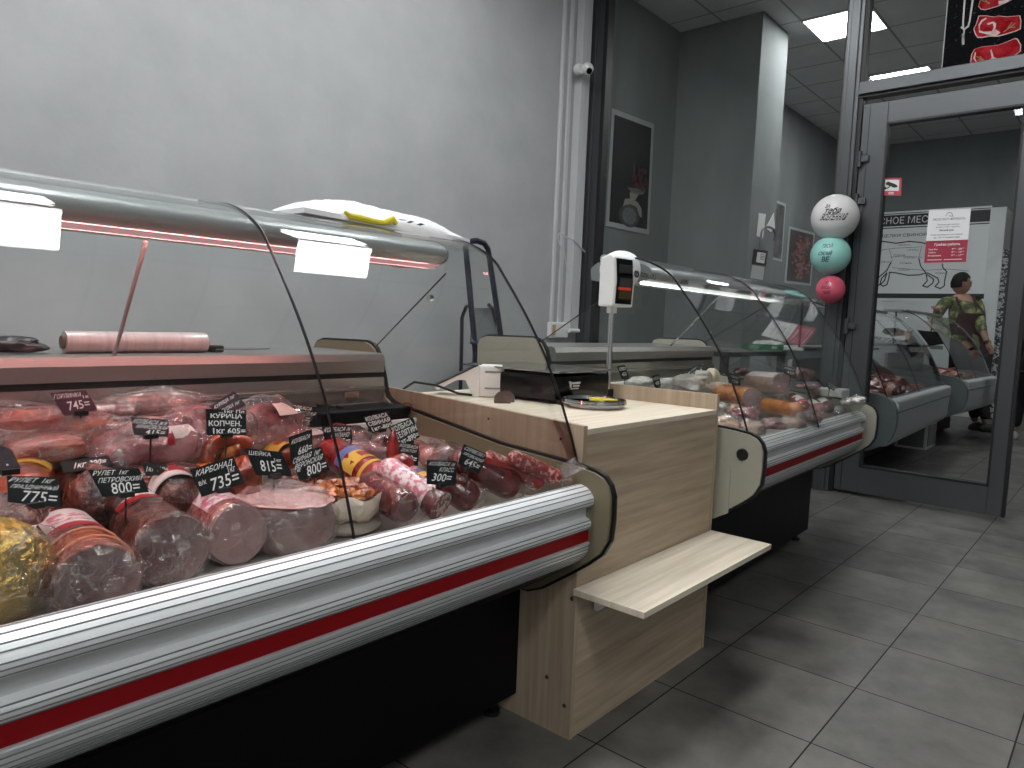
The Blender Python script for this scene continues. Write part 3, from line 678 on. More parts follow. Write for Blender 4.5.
# bowl lined with paper, meat pieces on it
bc = at(343, 500, 'z', .675); 
t = thing('paper_lined_bowl', 'crumpled beige paper-lined bowl holding orange marinated meat', 'bowl', (bc.x, bc.y, Z1))
def wobp(r, h, a): return r*(1+.055*math.sin(a*9)+.03*math.sin(a*17+1)), h+.007*math.sin(a*7+r*40)*(1 if h > .62 else 0)
obj('lining_paper', lathe([(.045, .640), (.070, .645), (.084, .662), (.088, .684), (.085, .695), (.080, .690), (.070, .684), (.02, .678)], (bc.x, bc.y, 0), 54, wob=wobp), DRYPAPER, t, smooth=True, angle=2)
obj('tray_bag', lump_bm((bc.x-.005, bc.y-.005, Z1+.014), (.086, .078, .020), seed=5, amp=.08, flat=-.7), M('grey_beige_bag', (.33, .29, .25), .6), t, smooth=True)
mp = []
for k in range(16):
    a_ = k*2.4; rr = .066*math.sqrt((k+.4)/16); p = Vector((bc.x+rr*math.cos(a_), bc.y+rr*math.sin(a_), .694+.016*(1-rr/.066)+.004*math.sin(k)))
    tt = obj('meat_piece', lump_bm(p, (.019+.004*math.sin(k*2), .016, .012), seed=k, amp=.35, freq=1.8, rot=k, sub=3), MARIN, smooth=True)
    tt['label'] = 'orange marinated meat piece heaped in the paper-lined bowl'; tt['category'] = 'meat'; tt['group'] = 'marinated meat pieces in the paper-lined bowl'
log('smoked_sausage', 'thick dark red glossy sausage just right of the paper-lined bowl', at(412, 511, 'y', 1.08), at(362, 481, 'z', .70), .038, DARKRED, None, 'sausage', None, .3, .05, 8, front='round')
log('salami', 'salami with a round fat-speckled cut face and pink-white label, front row', at(441, 506, 'y', 1.06), at(380, 464, 'z', .74), .032, LABELP, SALAMI, 'sausage', [(DARKRED, .0, .16, 0, 2*PI)], 0, .03, 9)
log('smoked_sausage', 'short maroon sausage between the salami face and the long maroon sausage', at(478, 504, 'y', 1.07), at(430, 474, 'z', .715), .036, DARKRED, None, 'sausage', None, .25, .05, 10, front='round')
log('smoked_sausage', 'long maroon sausage in clear film, in front of the 645 tag', at(521, 489, 'y', 1.06), at(448, 457, 'z', .745), .038, DARKRED, None, 'sausage', None, .35, .05, 11, front='round', ruff=.5)
log('smoked_sausage', 'thin bright red sausage with a white netted pattern, next to the maroon one', at(544, 484, 'x', 1.345), at(480, 456, 'z', .75), .024, REDCAS, None, 'sausage', [(REDSALAMI, .2, .9, .4, 2.6)], 0, .03, 12, front='round', ruff=.9)
log('smoked_sausage', 'red and white netted salami nearest the right end of the near case', at(560, 480, 'x', 1.372), at(508, 455, 'z', .755), .022, REDSALAMI, None, 'sausage', None, 0, .03, 13, front='round', ruff=1.2)
for i, (x, y, s) in enumerate(((562, 478, .026), (570, 474, .022))):
    p = at(x, y, 'x', 1.37+.01*i); o = obj('film_wrapper', ruffle(p, Vector((.3, -.4, .8)), .016, .030, i, 30), FILM, smooth=True, recalc=False)
    o['label'] = ['crumpled clear film end sticking up at the right end of the near case', 'smaller tuft of clear film against the right end panel'][i]; o['category'] = 'film'
# --- second row
def P2(x, y, Y): return at(x, y, 'y', Y)
log('smoked_roast', 'shaggy dark brown smoked roast between the 775 and 800 tags', P2(105, 508, 1.30), P2(76, 476, 1.52), .060, BROWN, None, 'meat', [(LABELW, .70, .95, .8, 2.4, [(LABELR, .0, .35, 0, 1)])], 0, .16, 14, front='round')
log('ham_roll', 'tan smoked roll with a yellow and red label, behind the 775 tag', P2(22, 505, 1.30), P2(30, 470, 1.55), .048, ORANGE, None, 'ham', [(LABELY, .45, .85, .8, 2.5, [(LABELR, .2, .8, .3, .75)])], 0, .08, 15, front='round')
log('ham_roll', 'dark roll with a red and white label, behind the thick brown ham roll', P2(182, 500, 1.28), P2(150, 472, 1.52), .044, BROWN, None, 'ham', [(LABELW, .08, .55, .3, 2.7, [(LABELR, .3, .75, .25, .8)])], 0, .05, 16, front='round')
lump('smoked_meat_chunk', 'rough orange-brown smoked chunk under the 735 tag', P2(200, 478, 1.42), (.060, .05, .036), MARIN, seed=17, amp=.3)
lump('smoked_meat_chunk', 'orange-red smoked piece standing behind the 815 tag', P2(243, 478, 1.38), (.040, .04, .045), ORANGE, seed=18, amp=.3)
lump('raw_meat_piece', 'small pink meat piece in front of the 735 tag', P2(250, 498, 1.27), (.022, .02, .024), PINKPK, seed=19, amp=.3)
# ring sausage
ap = [P2(x, y, 1.42) for x, y in ((208, 492), (206, 470), (209, 452), (217, 443), (232, 441), (250, 444))]
pts = crv([tuple(p) for p in ap], 5)
t = obj('ring_sausage', tube(pts, [.006]+[.017]*(len(pts)-2)+[.008], 14), ORANGE, smooth=True); t['label'] = 'curved orange smoked ring sausage under the chicken price tag'; t['category'] = 'sausage'
ap = [P2(x, y, 1.41) for x, y in ((226, 478), (225, 462), (229, 452), (240, 448))]
pts = crv([tuple(p) for p in ap], 5)
t = obj('ring_sausage', tube(pts, [.005]+[.013]*(len(pts)-2)+[.006], 12), MARIN, smooth=True); t['label'] = 'thin bent sausage inside the loop of the curved ring sausage'; t['category'] = 'sausage'
log('smoked_sausage', 'orange sausage with a yellow patterned label behind the 815 tag', P2(292, 458, 1.42), P2(262, 452, 1.56), .034, ORANGE, None, 'sausage', [(LABELY, .05, .6, .2, 2.9, [(LABELR, .3, .6, .3, .6)])], 0, .05, 20, front='round')
log('ham_roll', 'red ham roll with a blue and yellow ringed label, behind the paper-lined bowl', P2(390, 488, 1.20), P2(324, 446, 1.46), .042, REDCAS, None, 'ham', [(LABELB, .50, .60, 0, PI), (LABELY, .33, .50, 0, PI, [(LABELR, .25, .75, .4, .62)]), (LABELY, .22, .26, 0, PI)], .2, .05, 21, front='round')
lump('vacuum_pack', 'pinkish vacuum pack lying above the ringed-label ham roll', P2(362, 450, 1.44), (.08, .045, .026), PINKPK, 'packed meat', 22, 1, tilt=.2)
t = lump('pear_shaped_sausage', 'bright red pear-shaped sausage under the two chalk tags by the end panel', P2(399, 466, 1.31), (.040, .034, .032), REDCAS, 'sausage', 23, amp=.05, sub=4)
obj('tip', lathe([(.016, 0), (.016, .02), (.010, .05), (.003, .066), (.0001, .068)], P2(393, 457, 1.32), 16), REDCAS, t, smooth=True)
lump('salami_slices_pack', 'dark sausage chunk below the red pear-shaped sausage', P2(400, 480, 1.26), (.040, .03, .022), DARKRED, 'sausage', 24)
log('wrapped_sausage', 'red sausage with a blue-edged pink label left of the 300 tag', P2(432, 490, 1.17), P2(398, 470, 1.36), .030, REDCAS, None, 'sausage', [(LABELB, .30, .42, 0, PI), (LABELY, .1, .28, 0, PI), (LABELP, .45, .9, .2, 2.8)], 0, .05, 25, front='round')
log('wrapped_sausage', 'pale labelled sausage right of the 300 tag', P2(470, 478, 1.18), P2(436, 463, 1.33), .030, LABELP, None, 'sausage', [(LABELW, .2, .8, .3, 2.6)], 0, .05, 26, front='round')
for i, (x, y, Y, l) in enumerate(((424, 451, 1.36, 'film-wrapped pinkish sausage bundle left of the end panel, nearest the red pear sausage'), (440, 449, 1.34, 'film-wrapped greyish sausage bundle in the middle of the knotted bundles'), (457, 453, 1.30, 'film-wrapped dark sausage bundle nearest the 645 tag'))):
    log('sausage_bundle', l, P2(x+8, y+8, Y-.1), P2(x-8, y-4, Y+.08), .026, (PINKN, HAMFACEG, BROWN)[i], None, 'sausage', None, .5, .12, 27+i, front='round', ruff=.8)
for i, (x, y, Y, l) in enumerate(((342, 436, 1.56, 'small pink knotted sausage pack behind the 705 tag'), (358, 438, 1.54, 'grey-pink knotted sausage pack under the pork sausage tag'), (377, 440, 1.50, 'dark knotted sausage pack beside the end panel'))):
    log('sausage_bundle', l, P2(x+6, y+7, Y-.08), P2(x-6, y-4, Y+.06), .034, (PINKN, HAMFACEG, DARKRED)[i], None, 'sausage', None, .5, .12, 31+i, front='round')
for i, (x, y, l) in enumerate(((500, 470, 'bright red packet stick behind the long maroon sausage'), (490, 462, 'bright red packet stick lying nearer the end panel'))):
    log('wrapped_sausage', l, P2(x+12, y+6, 1.12), P2(x-22, y-9, 1.28), .018, REDCAS, None, 'sausage', [(LABELP, .3, .8, .5, 2.4)], 0, .05, 34+i, front='round')
# --- back row
lump('smoked_pork_loin', 'long smoked pork loin in film, upper one at the back left', P2(61, 427, 1.56), (.108, .045, .036), PORK, seed=36, film=1, tilt=.13, rot=-.05, amp=.12, sup=.8)
lump('smoked_pork_loin', 'short orange smoked pork piece under the long loin at the back left', P2(45, 449, 1.48), (.068, .045, .028), PORK, seed=37, film=1, amp=.15, sup=.8)
lump('red_smoked_fillet', 'deep red fillet at the far left behind the long loin', P2(15, 412, 1.66), (.12, .04, .024), DARKRED, seed=38, amp=.15, tilt=.08)
lump('vacuum_pack', 'large pink vacuum pack behind the dark 445 tag', P2(150, 447, 1.46), (.105, .06, .060), PINKPK, 'packed meat', 39, 1, [(LABELW, -1.1, .55, .55, .4), (LABELR, -1.45, .35, .12, .35)], amp=.3, sup=.85)
lump('vacuum_pack', 'tall pink vacuum pack left of the chicken price tag', P2(200, 437, 1.50), (.085, .06, .070), PINKPK, 'packed meat', 40, 1, amp=.3, sup=.85)
lump('vacuum_pack', 'big rounded pink vacuum pack with white label right of the chicken price tag', P2(262, 432, 1.55), (.115, .06, .070), PINKPK, 'packed meat', 41, 1, [(LABELW, -1.15, .85, .6, .5)], amp=.3)
lump('vacuum_pack', 'low pink vacuum pack in front of the 835 tag', P2(300, 440, 1.52), (.075, .05, .030), PINKPK, 'packed meat', 42, 1, [(LABELW, -1.2, .8, .7, .5)], amp=.25)
lump('vacuum_pack', 'brownish translucent pack at the back under the mirror, behind the 445 tag', P2(158, 405, 1.68), (.105, .04, .035), GREYPK, 'packed meat', 43, 1, amp=.15)
lump('vacuum_pack', 'flat brown pack at the back, right of the purple tag', P2(108, 410, 1.68), (.075, .04, .02), GREYPK, 'packed meat', 44, 1, amp=.15)
lump('smoked_rib', 'narrow orange smoked rib lying at the back beside the 835 tag', P2(330, 426, 1.66), (.05, .03, .012), PORK, seed=45, tilt=.3)
lump('dark_smoked_meat', 'dark red meat filling under the packs, centre of the back row', P2(160, 478, 1.40), (.09, .05, .030), BROWN, seed=46)
lump('dark_smoked_meat', 'dark brown filling meat left of the speckled ham, behind it', P2(300, 478, 1.38), (.06, .05, .030), BROWN, seed=47)
lump('dark_smoked_meat', 'dark cured meat at the left edge behind the gold foil ham', P2(5, 515, 1.22), (.05, .06, .03), BROWN, seed=48)
# ------------------------------------------------------------------ chalk price tags
def tag(q, Y, lines, label, m=None, stem=True, slant=.12, tilt=.012, wd=.006):
    """q: the four corners TL,TR,BR,BL seen in the photograph, on the plane y = Y leaning back a little"""
    zc = at(*q[0], 'y', Y).z; pts = []
    for i, p in enumerate(q):
        pts.append(at(*p, 'y', Y+(tilt if i < 2 else -tilt*.2)))
    c = sum(pts, Vector())/4; bot = (pts[2]+pts[3])/2
    t = thing('price_tag', label, 'price tag', (c.x, c.y, bot.z-.03), group='chalk price tags')
    obj('card', card(pts, .0015), m or TAGBLK, t)
    P = quadP(pts, .0006); bm = bmesh.new()
    for (s, u0, u1, v0, v1) in lines: text_on(bm, s, P, (u0, u1, v0, v1), bold=wd, shear=slant)
    if lines: obj('handwriting', bm, CHALK, t, recalc=False)
    if stem:
        bm = bx(bmesh.new(), (bot.x-.012, bot.y-.004, bot.z-.005), (bot.x+.012, bot.y+.006, bot.z+.004), .001); o = obj('clip', bm, BLACK, t)
        obj('stem', tube([(bot.x, bot.y+.002, bot.z), (bot.x, bot.y+.006, bot.z-.05)], .0016, 6), BLACK, o)
tag([(50, 393), (86, 390), (98, 410), (64, 416)], 1.52, [('ГОРЛИНКА', .04, .80, .72, .92), ('1к', .80, .97, .62, .78), ('745=', .25, .88, .18, .56)], 'purple-tinted chalk tag at the back left over the long pork loin', TAGPUR)
tag([(131, 417), (169, 420), (168, 437), (134, 435)], 1.34, [('КОЛБАСА ж/к', .05, .97, .66, .92), ('КРАКОВСКАЯ', .12, .97, .40, .62), ('415=', .35, .90, .08, .36)], 'dark tag reading 415 on the large pink vacuum pack', M('dark_purple_card', (.03, .014, .022), .45))
tag([(210, 406), (234, 391), (246, 405), (220, 418)], 1.39, [('КУРИЦА 1кг', .08, .9, .62, .88), ('ГРУДКА 1кг', .1, .9, .2, .45)], 'purple tag tilted behind the chicken price tag', M('purple_card_dim', (.035, .010, .02), .45), False)
tag([(206, 409), (246, 410), (246, 435), (207, 435)], 1.36, [('...1кг Пл', .3, .95, .86, .99), ('КУРИЦА', .10, .90, .62, .83), ('КОПЧЕН.', .05, .88, .34, .56), ('1кг 605=', .15, .98, .05, .27)], 'upright black tag with bold white chicken lettering, price 605', wd=.022, slant=0)
tag([(7, 476), (58, 477), (62, 508), (8, 502)], 1.18, [('РУЛЕТ  1кг', .06, .90, .78, .95), ('ПРАЗДНИЧНЫЙ', .08, .97, .52, .74), ('775=', .26, .92, .08, .48)], 'black tag for the festive roll, price 775, front left')
tag([(60, 462), (108, 455), (113, 465), (64, 473)], 1.36, [('1кг 390=', .25, .9, .2, .7)], 'black tag lying almost flat, between the short pork piece and the 800 tag', tilt=.05, stem=False)
tag([(88, 470), (139, 468), (149, 492), (103, 497)], 1.22, [('РУЛЕТ  1кг', .06, .75, .78, .96), ('ПЕТРОВСКИЙ', .10, .98, .50, .74), ('800=', .25, .85, .06, .48)], 'black tag for the Petrovsky roll, price 800, over the brown ham roll')
tag([(142, 462), (166, 464), (172, 474), (146, 476)], 1.34, [('1кг 410=', .1, .95, .3, .7)], 'small dark tag half hidden to the right of the Petrovsky roll tag', stem=False)
tag([(0, 445), (12, 450), (21, 468), (0, 475)], 1.30, [('5=', .35, .85, .25, .7)], 'dark tag cut by the left edge of the picture', M('dark_purple_card'))
tag([(190, 470), (233, 456), (245, 483), (202, 497)], 1.25, [('КАРБОНАД', .08, .92, .68, .92), ('в/к', .05, .22, .38, .56), ('1кг', .76, .93, .50, .70), ('735=', .28, .93, .08, .50)], 'black tag for carbonade, price 735, tilted counter-clockwise')
tag([(245, 448), (281, 452), (293, 476), (256, 475)], 1.26, [('ШЕЙКА', .06, .66, .76, .96), ('1кг', .68, .88, .56, .70), ('815=', .22, .80, .15, .58)], 'black tag for pork neck, price 815, over the speckled ham block')
tag([(289, 437), (312, 429), (313, 453), (291, 461)], 1.37, [('КОЛБАСА', .1, .9, .66, .84), ('660=', .35, .95, .12, .44)], 'black tag behind, price 660, left of the front 800 tag')
tag([(291, 458), (321, 446), (330, 470), (300, 481)], 1.26, [('СВИНАЯ  1кг', .02, .92, .74, .94), ('ВЕРОНСКАЯ', .02, .92, .50, .70), ('кг', .03, .15, .36, .48), ('800=', .30, .95, .06, .46)], 'black tag price 800 standing in front of the paper-lined bowl meat')
tag([(286, 403), (316, 407), (318, 426), (287, 423)], 1.60, [('КОЛБАСА', .08, .85, .76, .95), ('ГОСТОВАЯ', .12, .95, .50, .70), ('835=', .15, .75, .10, .48)], 'black tag at the back beside the glass joint, price 835')
tag([(336, 405), (350, 409), (354, 420), (340, 422)], 1.66, [('КОЛБАСА', .1, .9, .6, .85), ('410=', .2, .8, .15, .5)], 'small faded black tag at the back right of the 835 tag')
tag([(316, 404), (337, 406), (338, 420), (318, 420)], 1.70, [], 'blank black card at the back between the 835 and 410 tags', stem=False)
tag([(322, 426), (351, 425), (353, 445), (327, 449)], 1.42, [('КОЛБАСА 1к', .05, .98, .72, .92), ('МИЛАНО', .25, .9, .44, .66), ('705=', .2, .9, .06, .38)], 'black tag price 705 just right of the glass joint')
tag([(363, 417), (389, 411), (393, 427), (371, 433)], 1.46, [('КОЛБАСА', .05, .9, .70, .95), ('СВИНАЯ', .05, .95, .38, .64), ('1кг-805', .1, .98, .04, .30)], 'black tag with bold pork sausage lettering, price 805', wd=.02, slant=0)
tag([(389, 427), (413, 417), (420, 437), (399, 448)], 1.36, [('КОЛБАСА', .05, .9, .70, .95), ('ТЕЛЯТИН', .08, .98, .36, .64), ('1кг-890=', .1, .98, .04, .30)], 'black tilted tag with bold veal sausage lettering, price 890', wd=.02, slant=0)
tag([(399, 442), (419, 445), (418, 466), (399, 463)], 1.30, [('КОЛБАСА', .05, .95, .78, .95), ('ДОКТОР.', .1, .9, .56, .72), ('640=', .15, .9, .12, .46)], 'black tag price 640 under the tilted veal tag')
tag([(427, 460), (457, 461), (456, 486), (427, 484)], 1.065, [('КОЛБАСА 1к', .08, .95, .78, .94), ('КЛАСС.', .42, .92, .54, .72), ('300=', .18, .82, .14, .46)], 'square upright black tag price 300 in the front row of sausages')
tag([(464, 444), (487, 454), (479, 474), (458, 464)], 1.065, [('СЕРВЕЛАТ', .08, .95, .76, .94), ('ЯРОВСКИЙ', .1, .95, .52, .70), ('645=', .25, .9, .12, .44)], 'black tag rotated clockwise, price 645, between two maroon sausages')
tag([(360, 478), (384, 474), (386, 480), (366, 486)], 1.24, [('КОЛБАСА', .2, .9, .3, .8)], 'small black tag lying flat right of the paper-lined bowl', tilt=.03, stem=False)
tag([(484, 456), (520, 462), (522, 467), (490, 466)], 1.13, [('СЕРВЕЛАТ 490=', .1, .9, .25, .8)], 'long black tag lying on the red packets near the end panel', tilt=.04, stem=False)
# hook on the end panel
hk = [at(x, y, 'x', 1.40) for x, y in ((404, 428), (408, 418), (412, 409), (410, 404), (405, 403), (402, 407))]
tt = obj('black_step_block', box((1.10, 1.605, .752), (1.41, 1.73, .800), .006), BLACKP); tt['label'] = 'low black block added to darken the back step at the right of the near case'; tt['category'] = 'tray'  # block added only to darken the bright back step
o = obj('wire_hook', tube(crv([tuple(p) for p in hk], 4), .0018, 6), M('dark_red_wire', (.12, .02, .01), .4), smooth=True); o['label'] = 'thin bent dark red wire hook standing against the inner end panel'; o['category'] = 'hook'
# ------------------------------------------------------------------ on the near case
fr_ = thing('film_roll', 'roll of clear stretch film lying on the worktop behind the near case', 'film roll', (.74, 1.85, .948))
obj('film', lathe([(.0001, .574), (.025, .574), (.0262, .58), (.0255, .74), (.0262, .895), (.025, .903), (.0001, .903)], (0, 1.85, .974), 28, axis='x'), M('stretch_film_roll', (.46, .43, .42), .4, coat=.5, noisec=(1, (.34, .31, .30)), stretch=(60, 1, 1), ramp=(.35, .65)), fr_, smooth=True, angle=.7)
obj('core', lathe([(.0001, .568), (.0155, .568), (.0155, .909), (.0001, .909)], (0, 1.85, .974), 20, axis='x'), M('cardboard', (.12, .09, .07), .8), fr_, smooth=True, angle=.7)
kn = thing('knife', 'steel knife lying on the worktop right of the film roll', 'knife', (1.0, 1.86, .948))
obj('blade', prism([(.93, 1.868), (1.03, 1.872), (1.10, 1.862), (1.03, 1.845), (.93, 1.845)], .955, .958, 'z'), CHROME, kn)
obj('handle', box((.915, 1.846, .949), (.955, 1.868, .967), .004), BLACK, kn)
kn = thing('dark_bag', 'dark crumpled bag lying on the worktop left of the film roll', 'bag', (.48, 1.86, .948))
obj('bag_body', lump_bm((.475, 1.86, .966), (.068, .035, .020), seed=50, amp=.3), M('dark_plastic_bag', (.02, .018, .02), .4), kn, smooth=True)
bc_ = Vector((1.235, 1.585, 1.318))
bg = thing('white_sack', 'white flat plastic sack with yellow print lying on top of the near canopy', 'sack', (bc_.x, bc_.y, 1.30))
WB = M('white_woven_plastic', (.74, .73, .73), .42, bump=(14, .5))
def sackbm(sc=1):
    bm = bmesh.new(); bmesh.ops.create_grid(bm, x_segments=40, y_segments=14, size=1); top = []
    for v in bm.verts:
        u, w_ = v.co.x, v.co.y; e = (1-abs(u)**4)*(1-abs(w_)**3); v.co = Vector((bc_.x+u*.275*sc, bc_.y+w_*.10*sc, bc_.z-.018+e*(.050+.010*nz((u*2, w_, 0), 1.5, 2)+.004*nz((u*6, w_*3, 0), 1.5, 3))-.006*u))
    bmesh.ops.solidify(bm, geom=bm.faces[:], thickness=.012); return bm
obj('sack_body', sackbm(), WB, bg, smooth=True)
ys = [at(x, y, 'y', 1.478) for x, y in ((345, 212), (350, 216), (360, 218), (372, 221), (384, 223), (393, 219), (396, 224))]
obj('yellow_ribbon', tube([tuple(p) for p in ys], [.004, .007, .008, .007, .007, .009, .006], 8), M('yellow_plastic', (.62, .50, .02), .4), bg, smooth=True)
bm = bmesh.new(); Ps = quadP([at(398, 217, 'y', 1.482), at(430, 225, 'y', 1.482), at(430, 230, 'y', 1.478), at(398, 223, 'y', 1.478)], .002)
stroke(bm, Ps, [(.05, .6), (.2, .7)], .12); stroke(bm, Ps, [(.3, .4), (.42, .8)], .12); stroke(bm, Ps, [(.62, .4), (.74, .8)], .14)
obj('printed_mark', bm, DARKTXT, bg, recalc=False)
# white dome on the second canopy
dm = at(620, 270, 'x', 2.235)
o = obj('white_dome_cover', lathe([(.068, .03), (.070, .01), (.068, -.015), (.058, -.045), (.038, -.062), (.015, -.069), (.0001, -.070)], dm, 32, axis='x'), WHITEP, smooth=True, angle=1.2); o['label'] = 'white rounded dome behind the scale display, at the end of the second canopy'; o['category'] = 'cover'
o = obj('brown_block', box(at(640, 271, 'y', 1.46)-Vector((0, 0, .002)), at(640, 271, 'y', 1.46)+Vector((.085, .05, .014)), .002), M('dark_brown_wood', (.05, .035, .02), .6)); o['label'] = 'small dark brown block on top of the second canopy beside the white dome'; o['category'] = 'block'
# ------------------------------------------------------------------ goods of the second case
W2 = [M('white_wrapped_cheese', (.62, .61, .58), .45, coat=.4, bump=(40, .8), noisec=(18, (.40, .38, .34)), ramp=(.35, .6))]
CREAM = M('cream_packed_meat', (.55, .42, .34), .3, coat=.7, bump=(22, .7), noisec=(14, (.35, .20, .16)), ramp=(.3, .6))
OR2 = meat('amber_sausage_casing', (.30, .08, .012), (.58, .22, .05), 10, .2, .8)
lump('wrapped_cheese', 'white crumpled wrapped cheese behind the cabinet upstand, left of two tags', at(640, 383, 'y', 1.55), (.085, .05, .026), W2[0], 'cheese', 60, 0, amp=.4)
lump('wrapped_cheese', 'white crumpled wrapped cheese between the two small leaning tags', at(662, 385, 'y', 1.50), (.09, .05, .024), W2[0], 'cheese', 61, 0, amp=.4)
lump('wrapped_cheese', 'biggest white wrapped cheese block with a yellow sticker', at(691, 383, 'y', 1.42), (.085, .06, .036), W2[0], 'cheese', 62, 0, [(LABELY, -1.9, .75, .35, .4)], amp=.3, sup=.7)
lump('wrapped_cheese', 'flat-topped white pack right behind the yellow-stickered cheese', at(700, 376, 'y', 1.55), (.075, .04, .026), W2[0], 'cheese', 63, 0, amp=.15, sup=.6)
lump('packed_meat', 'pinkish beige piece right of the white cheese blocks', at(717, 387, 'y', 1.40), (.045, .04, .022), CREAM, seed=64, amp=.2)
log('smoked_sausage', 'thick amber sausage with pink cut end, lying across the second case', at(752, 398, 'y', 1.16), at(722, 392, 'y', 1.40)+Vector((-.02, .02, 0)), .043, OR2, HAMFACE, 'sausage', None, .4, .06, 65)
log('smoked_sausage', 'darker amber sausage lying lower in front, in the second case', at(800, 412, 'y', 1.06), at(762, 404, 'y', 1.30), .040, OR2, None, 'sausage', None, .4, .10, 66, front='round')
log('ham_roll', 'ham roll with a large white label and pink cut end, top of the second case', at(782, 384, 'y', 1.22), at(748, 380, 'y', 1.48), .050, CREAM, HAMFACE, 'ham', [(LABELW, .02, .8, .6, 2.5, [(LABELP, .3, .7, .2, .8)])], .3, .05, 67)
lump('packed_meat', 'film-wrapped pale meat pack at the near corner of the second case', at(722, 425, 'y', 1.10), (.075, .055, .036), CREAM, seed=68, film=1, amp=.3)
lump('packed_meat', 'film-wrapped whitish pack lying on the corner pack, behind the cabinet', at(712, 409, 'y', 1.24), (.095, .05, .030), W2[0], seed=69, film=1, amp=.3)
lump('packed_meat', 'pale film-wrapped pack right of the corner pack, at the front rail', at(750, 428, 'y', 1.04), (.065, .05, .030), CREAM, seed=70, film=1, amp=.3)
lump('packed_meat', 'pinkish film pack in front of the amber sausage', at(772, 424, 'y', 1.04), (.06, .045, .022), PINKPK, seed=71, film=1, amp=.3)
for i, (x, y, Y, m, l) in enumerate(((797, 402, 1.16, REDCAS, 'red sausage with white label right of the lower amber sausage'), (812, 406, 1.12, PINKN, 'pink wrapped sausage between the red one and the pink cut roll'), (822, 404, 1.10, BROWN, 'brown wrapped sausage under the pink cut roll'))):
    log('wrapped_sausage', l, at(x+8, y+5, 'y', Y-.06), at(x-6, y-5, 'y', Y+.06), .030, m, None, 'sausage', [(LABELW, .2, .6, .6, 2.4)], .4, .08, 72+i, front='round')
log('ham_roll', 'ham roll with a round pale pink cut face near the second case far end', at(829, 398, 'y', 1.12), at(806, 388, 'x', 3.62), .040, CREAM, HAMFACE, 'ham', None, .3, .05, 76)
o = obj('white_tray', box(at(835, 392, 'x', 3.62)-Vector((.06, .05, .02)), at(835, 392, 'x', 3.62)+Vector((.06, .05, .018)), .006), M('pale_tray', (.52, .53, .48), .5)); o['label'] = 'flat whitish block near the far end of the second case'; o['category'] = 'cheese'
for i, (x, y, Y, l) in enumerate(((847, 399, 1.10, 'pale packed piece closest to the far corner of the second case'), (858, 397, 1.10, 'last pale packed piece against the far end panel'), (838, 407, 1.04, 'pale packed piece at the front rail near the far end'))):
    lump('packed_meat', l, at(x, y+3, 'x', 3.60), (.045, .03, .020), W2[0], seed=80+i, film=1, amp=.3)
lump('packed_meat', 'clear film pack with pale meat at the front rail, before the lower amber sausage', at(792, 424, 'x', 2.86), (.07, .045, .026), CREAM, seed=91, film=1, amp=.3)
lump('packed_meat', 'film-wrapped pinkish pack between the two amber sausages and the corner packs', at(745, 414, 'y', 1.14), (.07, .05, .028), PINKPK, seed=92, film=1, amp=.3)
lump('packed_meat', 'brownish film pack at the rail under the three wrapped sausages', at(812, 417, 'x', 3.02), (.07, .04, .024), GREYPK, seed=93, film=1, amp=.3)
lump('packed_meat', 'whitish film pack filling the gap under the labelled ham roll', at(775, 396, 'y', 1.32), (.09, .05, .028), W2[0], seed=94, film=1, amp=.3)
lump('dark_smoked_meat', 'dark meat piece at the back of the second case near its far end', at(802, 374, 'x', 3.58), (.10, .05, .032), BROWN, seed=84, amp=.15)
lump('dark_smoked_meat', 'speckled dark sausage pack in front of the dark meat, far part of second case', at(808, 386, 'x', 3.50), (.11, .05, .020), GREYPK, seed=85, amp=.2)
lump('cheese_wedge', 'cream cheese wedge with a dark rind between olives and the labelled ham', at(712, 377, 'y', 1.56), (.035, .03, .040), M('cream_cheese', (.60, .54, .40), .5), 'cheese', 86, tilt=.5, sup=.6, amp=.05)
lump('dark_smoked_meat', 'dark reddish piece behind the labelled ham roll', at(742, 372, 'y', 1.58), (.07, .04, .026), DARKRED, seed=87)
lump('dried_fruit', 'small brown lump by the cream cheese wedge', at(703, 376, 'y', 1.60), (.024, .02, .026), BROWN, 'food', 88)
lump('packed_meat', 'pale layer of packs under the amber sausages', at(735, 412, 'y', 1.22), (.12, .07, .03), CREAM, seed=89, amp=.3)
for q, Y, l in (([(617, 366), (625, 365), (629, 377), (622, 379)], 1.52, 'small black tag leaning right, first in the second case'), ([(652, 376), (659, 374), (661, 386), (655, 387)], 1.44, 'small black tag in front of the white cheese, second in the second case'), ([(692, 368), (698, 364), (694, 376), (688, 378)], 1.44, 'dark tag stuck in the yellow-stickered cheese'), ([(727, 372), (739, 376), (741, 386), (729, 383)], 1.42, 'black tag beside the cream cheese wedge'), ([(783, 365), (795, 368), (797, 377), (785, 374)], 1.18, 'black tag right of the labelled ham roll'), ([(828, 381), (839, 388), (834, 391), (826, 385)], 1.06, 'black tag near the far end of the second case')):
    tag(q, Y, [('КОЛБАСА', .1, .9, .6, .85), ('450', .2, .8, .15, .45)], l)
tb = thing('side_table', 'dark side table behind the far end of the second case, carrying the green box', 'table', (4.4, 2.1, 0))
obj('table_top', box((4.0, 1.80, .905), (4.95, 2.45, .935), .003), M('dark_table', (.03, .03, .03), .5), tb)
for x in (4.03, 4.92):
    for y in (1.83, 2.42): obj('leg', box((x-.02, y-.02, 0), (x+.02, y+.02, .905)), M('dark_table'), tb)
gc = at(766, 349, 'y', 1.93); zb_ = .935; hb = (at(766, 344.5, 'y', 1.93).z-zb_)
gb = thing('glove_box', 'green box of disposable gloves marked 50 on the dark table behind the second case', 'box', (gc.x, gc.y, zb_))
Rg = Matrix.Translation((gc.x, gc.y, zb_)) @ Matrix.Rotation(math.radians(-50), 4, 'Z')
